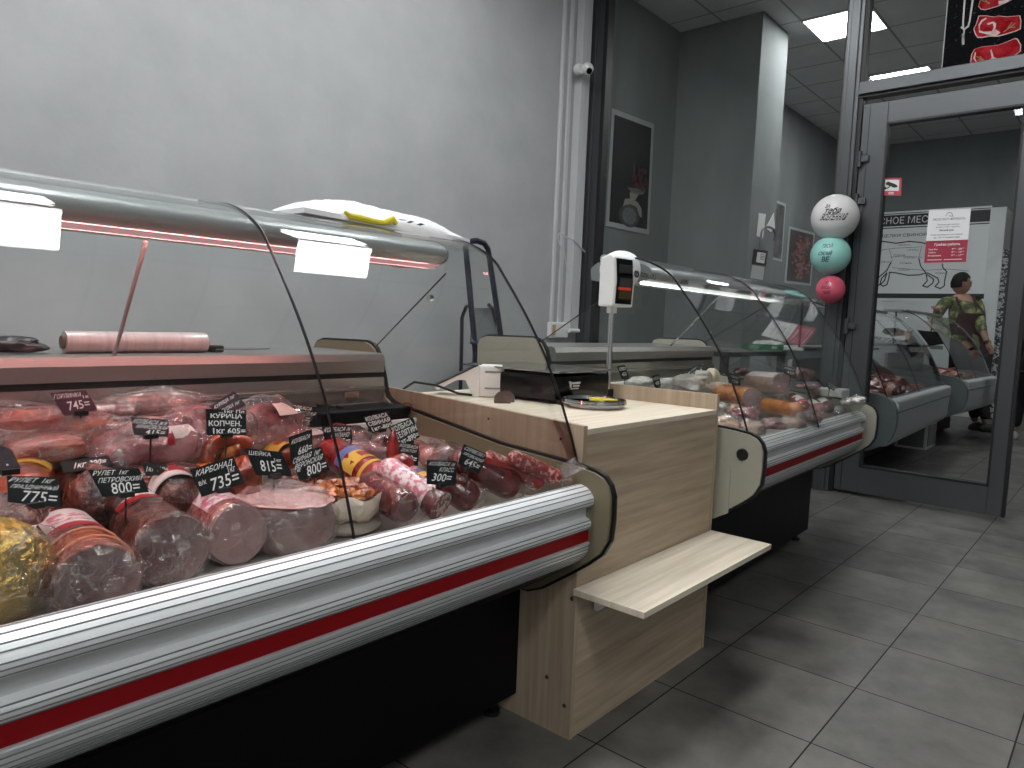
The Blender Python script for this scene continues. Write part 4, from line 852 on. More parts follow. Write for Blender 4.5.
obj('carton', tr(box((-.12, 0, 0), (.12, .09, hb), .001), Rg), M('green_carton', (.02, .16, .07), .5), gb)
bm = bmesh.new(); Pg = lambda u, v: Rg @ Vector((-.12+.24*u, -.0006, hb*v))
text_on(bm, '50', Pg, (.66, .80, .3, .75)); stroke(bm, Pg, [(.08, .7), (.3, .7)], .06); stroke(bm, Pg, [(.08, .45), (.24, .45)], .06); obj('printed_number', bm, PAPER, gb, recalc=False)
obj('glove', tr(lump_bm((.01, .04, hb+.006), (.085, .03, .022), seed=90, amp=.6, freq=2.5), Rg), WHITEP, gb, smooth=True)
# logo print on the second canopy
bm = bmesh.new(); pl = [at(634, 270, 'y', 1.345), at(656, 274, 'y', 1.345), at(656, 282, 'y', 1.330), at(634, 278, 'y', 1.330)]
Pl = quadP(pl, .002); stroke(bm, Pl, disc_poly(.1, .5, .08, .42, 14)+[(.18, .5)], .08); stroke(bm, Pl, [(.1, .2), (.1, .8)], .06); text_on(bm, 'GOLCO', Pl, (.26, .98, .2, .85), bold=.02)
obj('maker_lettering', bm, DARKTXT, next(o for o in bpy.data.objects if o.name == 'refrigerated_display_case.001'), recalc=False)
# ------------------------------------------------------------------ near wall: step ladder, conduit, camera, socket
LB = M('navy_black_ladder_tube', (.012, .014, .03), .35)
lad = thing('step_ladder', 'dark folding step ladder with grey treads leaning by the light grey wall', 'ladder', (3.45, 3.3, 0))
def ext(p, q):  # continue q away from p down to the floor
    d = q-p; return q+d*(-(q.z-.01)/d.z)
Yf = 3.22; pL = at(466, 250, 'y', Yf); pL2 = at(476, 360, 'y', Yf); pR = at(488.5, 252, 'y', Yf); pR2 = at(501, 337, 'y', Yf)
top = [at(x, y, 'y', Yf) for x, y in ((465.5, 247), (469, 242), (476, 240.5), (484, 243), (488, 249))]
pts = [ext(pL, pL2), pL2, pL]+top+[pR, pR2, ext(pR, pR2)]
obj('front_frame', tube(pts, .019, 10), LB, lad, smooth=True)
Yr_ = 3.42; q1 = at(462, 318, 'y', Yr_); q2 = at(461, 372, 'y', Yr_); q3 = at(495, 318, 'y', Yr_); q4 = at(492, 362, 'y', Yr_)
obj('rear_frame', tube([Vector((q2.x, q2.y, .01)), q2, q1, at(466, 307, 'y', Yr_-.05), at(471, 305, 'y', Yr_-.14)], .013, 8), LB, lad, smooth=True)
obj('rear_frame', tube([Vector((q4.x, q4.y, .01)), q4, q3, at(492, 308, 'y', Yr_-.05), at(489, 305, 'y', Yr_-.14)], .013, 8), LB, lad, smooth=True)
for zz in (0, 1, 2):
    tq = [at(473, 308, 'y', Yf+.12), at(490, 308, 'y', Yf+.12), at(500, 342, 'y', Yf-.02), at(471, 343, 'y', Yf-.02)]
    for v in tq: v.z -= .27*zz; v.x += .02*zz
    obj('tread', card(tq, .012), M('grey_tread', (.10, .105, .11), .6), lad)
    obj('cross_bar', tube([tq[3], tq[2]], .008, 8), LB, lad)
cs = thing('cable_conduit', 'vertical white cable duct running down beside the partition post', 'cable duct', (5.0, 3.66, 1.0))
for x0, x1, y0 in ((4.70, 4.73, 3.655), (4.80, 4.84, 3.66), (4.90, 5.02, 3.61)):
    obj('duct', box((x0, y0, 1.0), (x1, WALLY-.001, CEIL-.002), .003), M('duct_white', (.55, .56, .57), .5), cs)
sk = thing('wall_socket', 'white double socket box with a plug at the foot of the cable duct', 'socket', (4.8, 3.66, 1.0))
s1 = at(551, 322, 'y', 3.64); s2 = at(568, 338, 'y', 3.64)
obj('box', box((s1.x, 3.64, s2.z), (s2.x, WALLY-.001, s1.z), .006), WHITEP, sk)
obj('socket_insert', box((s1.x+.015, 3.632, s2.z+.02), (s1.x+.06, 3.64, s1.z-.02), .003), M('cream_insert', (.45, .34, .2), .5), sk)
obj('plug', tube([(s2.x-.02, 3.62, (s1.z+s2.z)/2), (s2.x+.09, 3.60, (s1.z+s2.z)/2)], .018, 10), WHITEP, sk, smooth=True)
wl = [at(*q, 'y', 3.60) for q in ((562, 250), (558, 237), (561, 233), (566, 237), (575, 241), (581, 248), (585, 252))]
t = obj('wire_end', tube(crv([tuple(p) for p in wl], 4), .006, 6), M('duct_white'), smooth=True); t['label'] = 'loose bent cable end sticking out of the duct above the socket'; t['category'] = 'cable'
wl = [at(*q, 'y', 3.58) for q in ((564, 250), (569, 285), (573, 310), (572, 322))]
t = obj('hanging_wire', tube(crv([tuple(p) for p in wl], 4), .004, 6), M('duct_white'), smooth=True); t['label'] = 'thin white wire hanging from the duct down to the socket plug'; t['category'] = 'cable'
cp_ = at(583, 70, 'y', 3.56)
sc_ = thing('security_camera', 'small white security camera with a black lens on the cable duct', 'camera', tuple(cp_))
bm = lathe([(.0001, 0), (.038, 0), (.045, .02), (.04, .05), (.026, .055)], (cp_.x-.03, 3.555, cp_.z), 20, axis='y')
obj('mount', bm, WHITEP, sc_, smooth=True)
bm = bmesh.new(); bmesh.ops.create_icosphere(bm, subdivisions=3, radius=.048)
for v in bm.verts: v.co += Vector((cp_.x+.02, 3.53, cp_.z+.01))
obj('head', bm, WHITEP, sc_, smooth=True)
dl = (CP-Vector((cp_.x+.02, 3.53, cp_.z+.01))).normalized()+Vector((.5, .1, -.1)); dl.normalize(); c_ = Vector((cp_.x+.02, 3.53, cp_.z+.01))
obj('lens', tube([c_+dl*.03, c_+dl*.052], .024, 16), GLOSSB, sc_)
# ------------------------------------------------------------------ posters, notices
def pic(name, label, q, frame, inner, t=.006, cat='poster'):
    th = thing(name, label, cat, tuple((q[2]+q[3])/2)); obj('sheet', card(q, t), frame, th); P = quadP(q, .001)
    bm = bmesh.new(); patch(bm, P, [(.06, .045), (.94, .045), (.94, .955), (.06, .955)]); obj('picture', bm, inner, th, recalc=False); return th, quadP(q, .002)
PFR = M('poster_border', (.40, .42, .42), .6); PBLK = M('poster_black', (.006, .007, .008), .6, spec=.2)
th, P = pic('framed_poster', 'tall poster of a kitchen scale with red peppers, left of the column', [at(*p, 'y', 3.672) for p in ((612, 108), (654, 124), (649, 235), (606, 226))], PFR, PBLK)
bm = bmesh.new()
patch(bm, P, disc_poly(.50, .13, .24, .10)); obj('dial_ring', bm, M('poster_dark', (.03, .03, .03), .5), th, recalc=False)
P3 = quadP([at(*p, 'y', 3.672) for p in ((612, 108), (654, 124), (649, 235), (606, 226))], .003)
bm = bmesh.new(); patch(bm, P3, [(.34, .20), (.38, .27), (.50, .285), (.68, .27), (.78, .22), (.80, .14), (.74, .15), (.66, .22), (.52, .235), (.40, .22)]); patch(bm, P3, [(.5, .28), (.62, .28), (.70, .34), (.48, .34)])
obj('scale_print', bm, M('poster_cream', (.30, .29, .23), .5), th, recalc=False)
P4 = quadP([at(*p, 'y', 3.672) for p in ((612, 108), (654, 124), (649, 235), (606, 226))], .004)
bm = bmesh.new(); patch(bm, P4, disc_poly(.50, .13, .17, .075)); obj('dial_print', bm, M('poster_dial', (.16, .17, .18), .5, noisec=(60, (.08, .09, .10))), th, recalc=False)
bm = bmesh.new(); patch(bm, P3, [(.42, .375), (.86, .40), (.80, .345), (.55, .33)]); obj('bowl_print', bm, M('poster_steel', (.12, .12, .11), .4), th, recalc=False)
bm = bmesh.new(); random.seed(3)
for k in range(16):
    u, v = random.uniform(.48, .86), random.uniform(.39, .56); patch(bm, P4, [(u+.05*math.cos(a)*(1+.3*random.random()), v+.028*math.sin(a)) for a in [j*PI/4 for j in range(8)]])
for u, v in ((.56, .62), (.68, .60)): patch(bm, P4, [(u-.03, .5), (u+.03, .5), (u, v)])
obj('pepper_print', bm, M('poster_red', (.17, .012, .012), .4, noisec=(40, (.07, .008, .01))), th, recalc=False)
e1 = at(786, 204, 'y', 3.672); e2 = at(782, 262, 'y', 3.672)
q2_ = [Vector((e1.x-.62, 3.672, e1.z)), e1, e2, Vector((e1.x-.62, 3.672, e2.z))]
th, P = pic('framed_poster', 'narrow dark food poster partly hidden by the column edge', q2_, PFR, M('poster_greybrown', (.035, .04, .04), .4, noisec=(5, (.12, .12, .11))))
q3_ = [at(*p, 'y', 3.672) for p in ((789, 226), (815, 233), (811, 286), (784.5, 283))]
th, P = pic('framed_poster', 'dark poster of red meat cubes beside the balloons', q3_, PFR, M('poster_blackbrown', (.022, .018, .018), .4))
random.seed(5); bm = bmesh.new()
for k in range(110):
    u, v = .52+random.gauss(0, .16), random.uniform(.12, .88); u = min(max(u, .2), .85); r = random.uniform(.03, .06); a0 = random.random()
    if abs(u-.52) < .33*math.sqrt(max(0, 1-((v-.5)/.42)**2))+.04: patch(bm, lambda a, b, P=P, k=k: P(a, b)+P.n*(.00015*k), [(u+r*1.3*math.cos(a0+j*PI/2.5), v+r*.6*math.sin(a0+j*PI/2.5)) for j in range(5)])
obj('meat_print', bm, M('poster_meat', (.20, .03, .035), .5, noisec=(12, (.32, .16, .15)), ramp=(.45, .6)), th, recalc=False)
cy = 2.838
def colq(pts): return [at(*p, 'y', cy) for p in pts]
o = obj('paper_strip', card(colq(((759, 213), (766, 214), (763, 238), (757, 236))), .004), PAPER); o['label'] = 'white paper strip on the column side above the framed notice'; o['category'] = 'paper'
o = obj('paper_sheet', card(colq(((774, 213), (775, 228), (771, 232), (766, 228))), .004), PAPER); o['label'] = 'small white triangular paper on the column by the bent arm'; o['category'] = 'paper'
th = thing('framed_notice', 'small black-framed notice with white sheet below it, on the column side', 'notice', tuple(at(760, 280, 'y', cy)))
obj('frame', card(colq(((754, 249), (768, 251), (766, 266), (752, 264))), .02), BLACKP, th)
obj('sheet', card([p+Vector((0, -.003, 0)) for p in colq(((757.5, 252), (765.5, 253.2), (764, 263.5), (756, 262)))], .002), PAPER, th)
obj('lower_sheet', card(colq(((752.5, 265), (764.5, 267), (763, 280), (750.5, 278))), .003), M('paper_grey', (.5, .51, .5), .7), th)
P = quadP([p+Vector((0, -.005, 0)) for p in colq(((757.5, 252), (765.5, 253.2), (764, 263.5), (756, 262)))], .001); bm = bmesh.new()
for v in (.8, .65, .5, .35): stroke(bm, P, [(.35, v), (.85, v)], .05)
obj('print', bm, DARKTXT, th, recalc=False)
am = [at(*p, 'y', 2.78) for p in ((760, 250), (761, 236), (763, 229), (768, 227), (773, 229), (775, 234), (774, 240))]
t = obj('bent_arm', tube(crv([tuple(p) for p in am], 4), .010, 8), M('grey_metal_arm', (.13, .13, .12), .4, .5), smooth=True); t['label'] = 'thin curved grey metal arm in front of the column side'; t['category'] = 'bracket'
# steak poster in the transom
sx = PX-.046; th = thing('steak_poster', 'poster of raw steaks and a fork on black, in the glass above the door', 'poster', (sx, .7, 2.70))
a1 = at(948, 0, 'x', sx); a2 = at(942, 76, 'x', sx); yL = (a1.y+a2.y)/2
bm = bmesh.new(); bx(bm, (sx, .30, 2.692), (sx+.006, yL, 3.40)); obj('sheet', bm, M('slate_print', (.006, .006, .007), .8, noisec=(60, (.14, .14, .14)), ramp=(.60, .78), spec=.05), th)
bx_ = obj('sheet_edge', box((sx-.001, yL, 2.692), (sx+.007, yL+.006, 3.40)), PFR, th)
def SP(eps):
    def f(x, y): return at(940+x/9.595, y/9.595, 'x', sx-eps)
    return f
def spatch(pts, m, nm, eps):
    bm = bmesh.new(); f = SP(eps); bm.faces.new([bm.verts.new(f(x, y)) for x, y in pts]); obj(nm, bm, m, th, recalc=False)
STK = M('steak_red', (.28, .006, .010), .8, spec=.05, noisec=(14, (.45, .03, .04)), ramp=(.4, .65)); FAT = M('steak_fat', (.62, .42, .38), .4, noisec=(20, (.5, .18, .18)), ramp=(.5, .7)); HERB = M('herb_green', (.22, .26, .10), .5)
def steak(pts, inner, herb):
    cx = sum(p[0] for p in pts)/len(pts); cy_ = sum(p[1] for p in pts)/len(pts)
    spatch([p for p in pts], FAT, 'fat_print', .001)
    spatch([(cx+(x-cx)*.96, cy_-3+(y-cy_)*.92) for x, y in pts], STK, 'steak_print', .002)
    for q in inner: spatch(q, FAT, 'fat_print', .003)
    bm = bmesh.new(); f = SP(.004)
    P = lambda u, v: f(u, v)
    for a in herb: stroke(bm, P, a, 6)
    obj('herb_print', bm, HERB, th, recalc=False)
steak([(365, 60), (380, 20), (400, -60), (700, -60), (690, 0), (640, 25), (560, 60), (480, 85), (430, 97), (390, 92)], [[(560, 10), (690, -10), (640, 22), (565, 45)]], [[(400, 5), (480, 30)], [(430, -10), (470, 40)]])
steak([(320, 280), (345, 230), (370, 150), (440, 148), (520, 160), (560, 150), (640, 158), (770, 148), (782, 200), (775, 280), (720, 305), (640, 330), (560, 352), (470, 350), (400, 365), (360, 365), (335, 330)], [[(370, 235), (400, 190), (440, 170), (450, 178), (410, 205), (382, 245), (378, 290), (420, 305), (500, 300), (515, 260), (505, 225), (460, 240), (450, 225), (510, 205), (540, 225), (530, 280), (580, 310), (540, 345), (450, 330), (375, 310)]], [[(610, 308), (720, 225)], [(650, 270), (690, 215)], [(660, 262), (720, 260)]])
steak([(300, 520), (330, 470), (400, 448), (470, 440), (560, 430), (640, 400), (720, 365), (745, 370), (780, 430), (775, 490), (740, 520), (660, 560), (590, 600), (500, 640), (420, 660), (350, 668), (300, 650), (290, 600)], [[(320, 560), (335, 500), (345, 505), (335, 560), (360, 600), (420, 605), (470, 585), (495, 550), (480, 480), (495, 475), (515, 545), (590, 580), (540, 600), (440, 615), (360, 620)]], [[(350, 540), (440, 600)], [(380, 540), (430, 590)], [(360, 575), (420, 585)]])
bm = bmesh.new(); f = SP(.002)
for a in ([(240, -40), (222, 200), (222, 262)], [(320, -40), (285, 200), (270, 255)], [(205, 262), (232, 282), (265, 255)]): stroke(bm, f, a, 16)
stroke(bm, f, [(232, 282), (222, 420)], 14); stroke(bm, f, [(222, 330), (222, 420)], 24); obj('fork_print', bm, M('fork_silver', (.42, .41, .38), .3), th, recalc=False)
spatch([(720, 600), (750, 560), (800, 545), (900, 560), (900, 660), (800, 650), (740, 640)], M('grain_print', (.5, .42, .3), .6, noisec=(60, (.2, .16, .1))), 'grain_print', .002)
# door stickers
gxp = PX-.0062
def dq(*p): return [at(*q, 'x', gxp) for q in p]
wsn = thing('camera_warning_sticker', 'small red and white surveillance camera sticker on the door glass', 'sticker', tuple(at(891, 196, 'x', gxp)))
q = dq((882.5, 178), (902, 178), (901, 195.5), (881.5, 195.5)); SRED = M('sticker_red', (.50, .05, .08), .4)
obj('sheet', card(q, .001), SRED, wsn); P = quadP(q, .001); bm = bmesh.new(); patch(bm, P, [(.10, .26), (.88, .26), (.88, .90), (.10, .90)]); obj('white_field', bm, PAPER, wsn, recalc=False)
P = quadP(q, .0015); bm = bmesh.new(); patch(bm, P, [(.18, .70), (.30, .80), (.66, .66), (.80, .56), (.80, .48), (.62, .44), (.42, .54), (.24, .60)]); stroke(bm, P, [(.42, .54), (.30, .42), (.18, .40)], .06); patch(bm, P, [(.15, .34), (.22, .34), (.22, .48), (.15, .48)]); obj('camera_print', bm, DARKTXT, wsn, recalc=False)
bm = bmesh.new(); 
for v in (.17, .09): stroke(bm, P, [(.36, v), (.62, v)], .035)
obj('caption', bm, PAPER, wsn, recalc=False)
hs = thing('opening_hours_sign', 'white and crimson opening hours sign taped to the door glass', 'sign', tuple(at(945, 263, 'x', gxp)))
q = dq((929, 210.5), (971, 208.5), (966, 262), (924, 263)); obj('sheet', card(q, .001), M('sign_white', (.86, .86, .86), .5), hs)
P = quadP(q, .001); bm = bmesh.new(); patch(bm, P, [(0, 0), (1, 0), (1, .42), (0, .42)]); obj('crimson_field', bm, M('crimson', (.36, .018, .05), .45), hs, recalc=False)
P = quadP(q, .0016); bm = bmesh.new(); stroke(bm, P, [(.42, .88), (.48, .95), (.56, .93), (.60, .87), (.50, .88)], .008); obj('roof_mark', bm, DARKTXT, hs, recalc=False); bm = bmesh.new()
text_on(bm, 'МЯСНОЕ МЕСТО «ФЕРМЕРСКОЕ»', P, (.12, .90, .80, .845)); text_on(bm, 'Принимаем заказы', P, (.24, .76, .70, .735)); text_on(bm, 'на мясо и полуфабрикаты', P, (.22, .78, .655, .69)); text_on(bm, 'Мясной дом', P, (.30, .64, .59, .635), bold=.02)
text_on(bm, 'Скидка пенсионерам на всю продукцию', P, (.10, .86, .51, .545)); text_on(bm, 'до 12% в будние дни', P, (.18, .80, .455, .495)); obj('dark_lettering', bm, DARKTXT, hs, recalc=False)
bm = bmesh.new(); text_on(bm, 'График работы', P, (.22, .82, .31, .37), bold=.02)
for i, (a, b) in enumerate((('Понед.-Пятн.', '9°° - 20°°'), ('Суббота', '9°° - 19°°'), ('Воскресенье', '9°° - 17°°'))):
    v = .235-.06*i; text_on(bm, a, P, (.08, .30+.05*i if i != 1 else .26, v, v+.035), bold=.015); text_on(bm, b, P, (.64, .93, v, v+.035), bold=.015)
stroke(bm, P, [(.08, .055), (.42, .055)], .012); stroke(bm, P, [(.48, .055), (.90, .055)], .012); obj('white_lettering', bm, PAPER, hs, recalc=False)
# ------------------------------------------------------------------ balloons
def balloon(px, py, rp, col, label, lines, tcol):
    X = 4.93; c = at(px, py, 'x', X); r = rp*dist(c)/F; t = thing('balloon', label, 'balloon', (c.x, c.y, c.z-r), group='balloons on the door post')
    prof = [(.0001, r)]+[(r*math.sin(a), r*math.cos(a)) for a in [k*PI/20 for k in range(1, 18)]]+[(r*.22, -r*.985), (r*.08, -r*1.03), (.0001, -r*1.04)]
    obj('skin', lathe(prof[::-1], c, 40), M('balloon_'+label.split()[0], col, .28, coat=.3), t, smooth=True)
    obj('knot', lathe([(r*.10, -r*1.10), (r*.03, -r*1.03), (r*.02, -r*1.0)], c, 12), M('balloon_'+label.split()[0]), t, smooth=True)
    d = (CP-c).normalized(); sx_ = Vector((-d.y, d.x, 0)).normalized(); sx_ = sx_ if sx_.dot(_r) > 0 else -sx_; up = sx_.cross(-d).normalized(); up = up if up.z > 0 else -up
    def P(u, v):
        a = (u-.5)*1.5-.18; b = (v-.5)*1.5
        return c+(d*math.cos(a)*math.cos(b)+sx_*math.sin(a)*math.cos(b)+up*math.sin(b))*r*1.006
    bm = bmesh.new()
    for (s_, u0, u1, v0, v1) in lines: text_on(bm, s_, P, (u0, u1, v0, v1), bold=.03, shear=.15)
    obj('lettering', bm, tcol, t, recalc=False)
balloon(835, 217.5, 22.6, (.72, .71, .70), 'white balloon, the largest and topmost of the three on the door post', [('ЗА', .30, .46, .78, .90), ('тебя', .32, .78, .62, .80), ('ВСЕЛЕННАЯ', .24, .94, .42, .62)], DARKTXT)
balloon(830.5, 255.3, 19.0, (.30, .62, .56), 'mint green balloon, the middle one of the three on the door post', [('ТВОЙ', .28, .68, .76, .94), ('СКАЙ', .22, .66, .50, .66), ('ВЕ', .34, .58, .28, .46)], DARKTXT)
balloon(830.5, 289.5, 13.8, (.62, .10, .16), 'pink balloon, the smallest and lowest of the three on the door post', [('СВЕТ', .25, .62, .74, .92), ('ВСЕГДА', .18, .62, .50, .68), ('ТВОЙ', .26, .60, .28, .46)], M('purple_print', (.10, .01, .03), .6))
# ------------------------------------------------------------------ room behind the glass door
WHW = M('white_partition', (.66, .67, .67), .6, noisec=(2, (.76, .77, .77)))
obj('wall_far_white', box((11.6, 1.465, 0), (XE-.005, WALLY, 2.84)), WHW, kind='structure')
vp = obj('patterned_panel', box((11.60, 1.335, .0), (12.10, 1.462, 2.28)), M('black_marbled_panel', (.010, .010, .011), .5, noisec=(26, (.45, .46, .46)), ramp=(.50, .53), stretch=(1, 1, 1.2)))
vp['label'] = 'tall narrow black panel with white speckled pattern on the end of the white partition'; vp['category'] = 'panel'
bx0_ = 11.592
def B(x, y): return at(x, y, 'x', bx0_)
bn = thing('meat_banner', 'white wall banner with a black title band and a pork cutting diagram', 'banner', tuple(B(930, 300)))
def yz(p): return (p.y, p.z)
tl = B(870, 212.5); yr = (B(990.6, 212).y+B(984, 303).y)/2; ylft = 3.62; zt = B(930, 209.5).z; zb = B(930, 301.5).z
obj('sheet', box((bx0_-.002, yr, zb), (11.6, ylft, zt)), M('banner_white', (.80, .81, .81), .55), bn)
def BQ(y0, y1, z0, z1, eps): return quadP([Vector((bx0_-eps, y1, z1)), Vector((bx0_-eps, y0, z1)), Vector((bx0_-eps, y0, z0)), Vector((bx0_-eps, y1, z0))], .0)
ybR = B(990, 220).y
def band(py0, py1, px, yR, nm, m=DARKTXT):
    z1 = B(px, py0).z; z0 = B(px, py1).z; bm = bmesh.new(); P = BQ(yR, ylft, z0, z1, .004); patch(bm, P, [(0, 0), (1, 0), (1, 1), (0, 1)]); obj(nm, bm, m, bn, recalc=False); return z0, z1
z0t, z1t = band(214.8, 226, 900, ybR, 'title_band'); band(213.2, 214, 900, ybR, 'title_rule'); band(227.2, 228.2, 900, ybR, 'title_rule'); band(293.5, 298.2, 900, B(984, 296).y, 'lower_band')
bm = bmesh.new(); ya = B(866.5, 220).y; yb_ = B(941.5, 220).y; P = BQ(yb_, ya, z0t, z1t, .006); text_on(bm, 'МЯСНОЕ МЕСТО', P, (0, 1, .20, .82)); obj('title_lettering', bm, PAPER, bn, recalc=False)
bm = bmesh.new(); ya = B(851.5, 235).y; yb_ = B(946, 235).y; P = BQ(yb_, ya, B(900, 237.5).z, B(900, 233).z, .006); text_on(bm, 'СХЕМА РАЗДЕЛКИ СВИНОЙ ТУШИ', P, (0, 1, 0, 1), bold=.01); obj('subtitle_lettering', bm, DARKTXT, bn, recalc=False)
bm = bmesh.new(); fB = lambda x, y: at(870+x/7.68, 200+y/7.68, 'x', bx0_-.005)
for a in ([(-120, 420), (-100, 360), (-40, 330), (50, 325), (100, 318), (200, 332), (300, 318), (380, 325), (430, 335), (520, 340), (580, 380), (600, 440)], [(160, 480), (130, 540), (60, 600), (40, 640), (20, 660), (40, 670), (75, 650), (90, 600), (130, 560)], [(130, 560), (110, 620), (80, 650), (100, 662), (130, 650), (145, 600), (150, 555), (200, 560), (290, 578), (380, 575), (430, 560)], [(375, 450), (390, 510), (430, 560), (440, 620), (405, 660), (440, 670), (480, 640), (490, 610), (440, 575)], [(440, 560), (520, 600), (530, 630), (500, 665), (540, 680), (570, 660), (575, 610), (590, 550), (560, 520), (555, 490)], [(40, 500), (55, 560), (50, 600)], [(-20, 560), (10, 620), (-10, 660), (20, 665), (45, 620)]): stroke(bm, fB, a, 9)
for a in ([(60, 400), (110, 380), (200, 370), (380, 360)], [(160, 440), (250, 430), (400, 440)], [(170, 520), (300, 530), (420, 540), (600, 530), (760, 545)], [(150, 380), (170, 460), (160, 490)], [(375, 450), (390, 380), (400, 345)]): stroke(bm, fB, a, 3)
obj('pig_drawing', bm, DARKTXT, bn, recalc=False)
bm = bmesh.new()
for (x, y, s_) in ((215, 350, 'ШЕЙКА'), (285, 388, 'КОРЕЙКА'), (180, 432, 'ЛОПАТКА'), (255, 452, 'ГРУДИНКА'), (230, 492, 'РУЛЬКА'), (215, 545, 'ПОДЧЕРЕВОК'), (60, 482, 'РУЛЬКА'), (480, 400, 'ОКОРОК'), (500, 568, 'ГОЛЯШКА')):
    P = lambda u, v, x=x, y=y: fB(x+u*90, y-v*14); text_on(bm, s_, P, (0, 1, 0, 1))
obj('cut_names', bm, DARKTXT, bn, recalc=False)
# the two far display cases
C2PAN = M('far_case_grey_white', (.56, .58, .58), .38); PLRED = M('dark_red_plinth', (.06, .008, .010), .5)
GL2 = [(.055, .60), (.13, .78), (.20, .92), (.29, 1.05), (.40, 1.17), (.52, 1.26), (.64, 1.30)]
CHK = [(.26, .20), (.229, .232), (.124, .274), (.05, .32), (.022, .365), (.004, .43), (0, .50), (.008, .56), (.03, .608), (.07, .64), (.12, .656), (.23, .672), (.50, .68), (.80, .72), (.90, .80), (.95, .95), (1.0, .98), (1.05, .96), (1.05, .20)]
def far_case(label, loc, rz, L, dz, mids):
    t = thing('refrigerated_display_case', label, 'display case', loc, rz); K = dict(parent=t, local=True)
    for x in (0, L-.07): obj('end_cheek', prism(dz_(CHK, dz), x, x+.07), GREYP, **K); 
    obj('front_panel', prism(dz_(crv([(.07, .625), (.020, .618), (.006, .575), (.010, .44), (.025, .345), (.055, .30), (.10, .285)], 4)+[(.12, .30), (.12, .62)], dz), .07, L+.0), C2PAN, parent=t, local=True, smooth=True, angle=.5)
    obj('panel_crease', box((.07, .0005, .535+dz), (L, .02, .541+dz)), GROOVE, **K)
    obj('plinth', box((.08, .42, .03), (L-.06, .98, .35)), PLRED, **K)
    obj('tub', prism(dz_([(.10, .30), (.10, .50), (.75, .58), (.75, .86), (.78, .86), (.78, .30)], dz), .07, L-.07), M('far_tub', (.45, .44, .42), .5), **K)
    obj('worktop', box((.02, .66, .93+dz), (L-.02, 1.06, .955+dz), .004), WHITEP, **K)
    obj('worktop_edge', box((.02, .652, .925+dz), (L-.02, .66, .945+dz)), M('reddish_edge', (.25, .05, .05), .5), **K)
    G = crv(dz_(GL2, dz), 5); xs = [.03]+list(mids)+[L-.03]
    for a, b in zip(xs, xs[1:]): obj('front_glass', sheet(G, a+.001, b-.001, -.005), GLASS, parent=t, local=True, smooth=True, angle=.6)
    for x in xs: obj('glass_edge', sheet(G, x-.003, x+.003, -.007), EDGE if x != xs[-1] else M('bright_glass_edge', (.35, .38, .38), .3), parent=t, local=True, smooth=True, angle=.6)
    for x in (.03, L-.035): obj('side_glass', prism([p for p in G]+[(.70, 1.25+dz), (.70, .68+dz)], x, x+.005), GLASS, **K)
    obj('canopy', box((.03, .60, 1.285+dz), (L-.03, .82, 1.31+dz), .006), CANOPY, **K)
    for x in (.05, L-.06): obj('canopy_strut', tube([(x, .70, .955+dz), (x, .70, 1.285+dz)], .009, 8), STEEL, **K)
    obj('tray', box((.10, .12, .545+dz), (L-.10, .16, .575+dz), .006), M('dark_tray', (.05, .055, .06), .4), **K)
    for fx in (.15, L-.12): obj('foot', lathe([(.02, 0), (.02, .035)], (fx, .5, 0), 10), BLACK, **K)
    return t
RA = math.radians(1.9); RB = math.radians(-1.6)
CA = Vector((5.45, 1.205, 0)); CB = Vector((8.14, 1.204, 0))
far_case('grey display case of raw meat right behind the glass door', CA, RA, 2.40, 0, (1.17,))
far_case('farther grey display case of raw meat, where the person rests a hand', CB, RB, 1.62, .035, (.8,))
RAW = [meat('raw_red_meat', (.30, .018, .018), (.55, .16, .14), 12, .3, .6), meat('raw_dark_meat', (.10, .015, .015), (.28, .09, .08), 12, .3, .6), meat('raw_pink_meat', (.45, .14, .12), (.65, .38, .34), 12, .3, .6)]
random.seed(11); protos = []
for k in range(6):
    o = obj('raw_meat_piece', lump_bm((0, 0, 0), (.062, .05, .030), seed=100+k, amp=.45, sub=3), RAW[k % 3], smooth=True); o['category'] = 'meat'; protos.append(o)
used = set()
def heap(C, rz, L, dz, n, lab, grp):
    for i in range(n):
        k = random.randrange(6); o = protos[k]
        if k in used: o = o.copy(); COL.objects.link(o)
        used.add(k)
        lx = .14+(L-.28)*((i*.618) % 1); ly = random.uniform(.20, .66); z = .535+dz+.12*(ly-.10)+random.choice((.03, .03, .075))
        o.location = C+Vector((lx*math.cos(rz)-ly*math.sin(rz), lx*math.sin(rz)+ly*math.cos(rz), z)); o.rotation_euler = (random.uniform(-.3, .3), random.uniform(-.3, .3), random.uniform(0, 6)); s_ = random.uniform(.8, 1.3); o.scale = (s_, s_, s_)
        o['label'] = lab; o['group'] = grp
heap(CA, RA, 2.40, 0, 95, 'piece of raw meat in the case right behind the glass door', 'raw meat pieces in the case behind the door')
heap(CB, RB, 1.62, .035, 60, 'piece of raw meat in the farther case beside the person', 'raw meat pieces in the farther case')
# scale between the far cases
p = at(921, 339, 'x', 7.72); t = thing('far_scale_display', 'black tilted scale screen standing between the two far cases', 'scale', (p.x, p.y, p.z-.2))
obj('screen', card([at(*q, 'x', 7.72) for q in ((917, 330), (937, 332), (944, 344), (929, 346))], .03), GLOSSB, t)
pp = at(936, 352, 'x', 7.74); obj('stand', box((pp.x-.02, pp.y-.05, .96), (pp.x+.02, pp.y+.05, pp.z+.06)), M('grey_stand', (.16, .17, .17), .5), t)
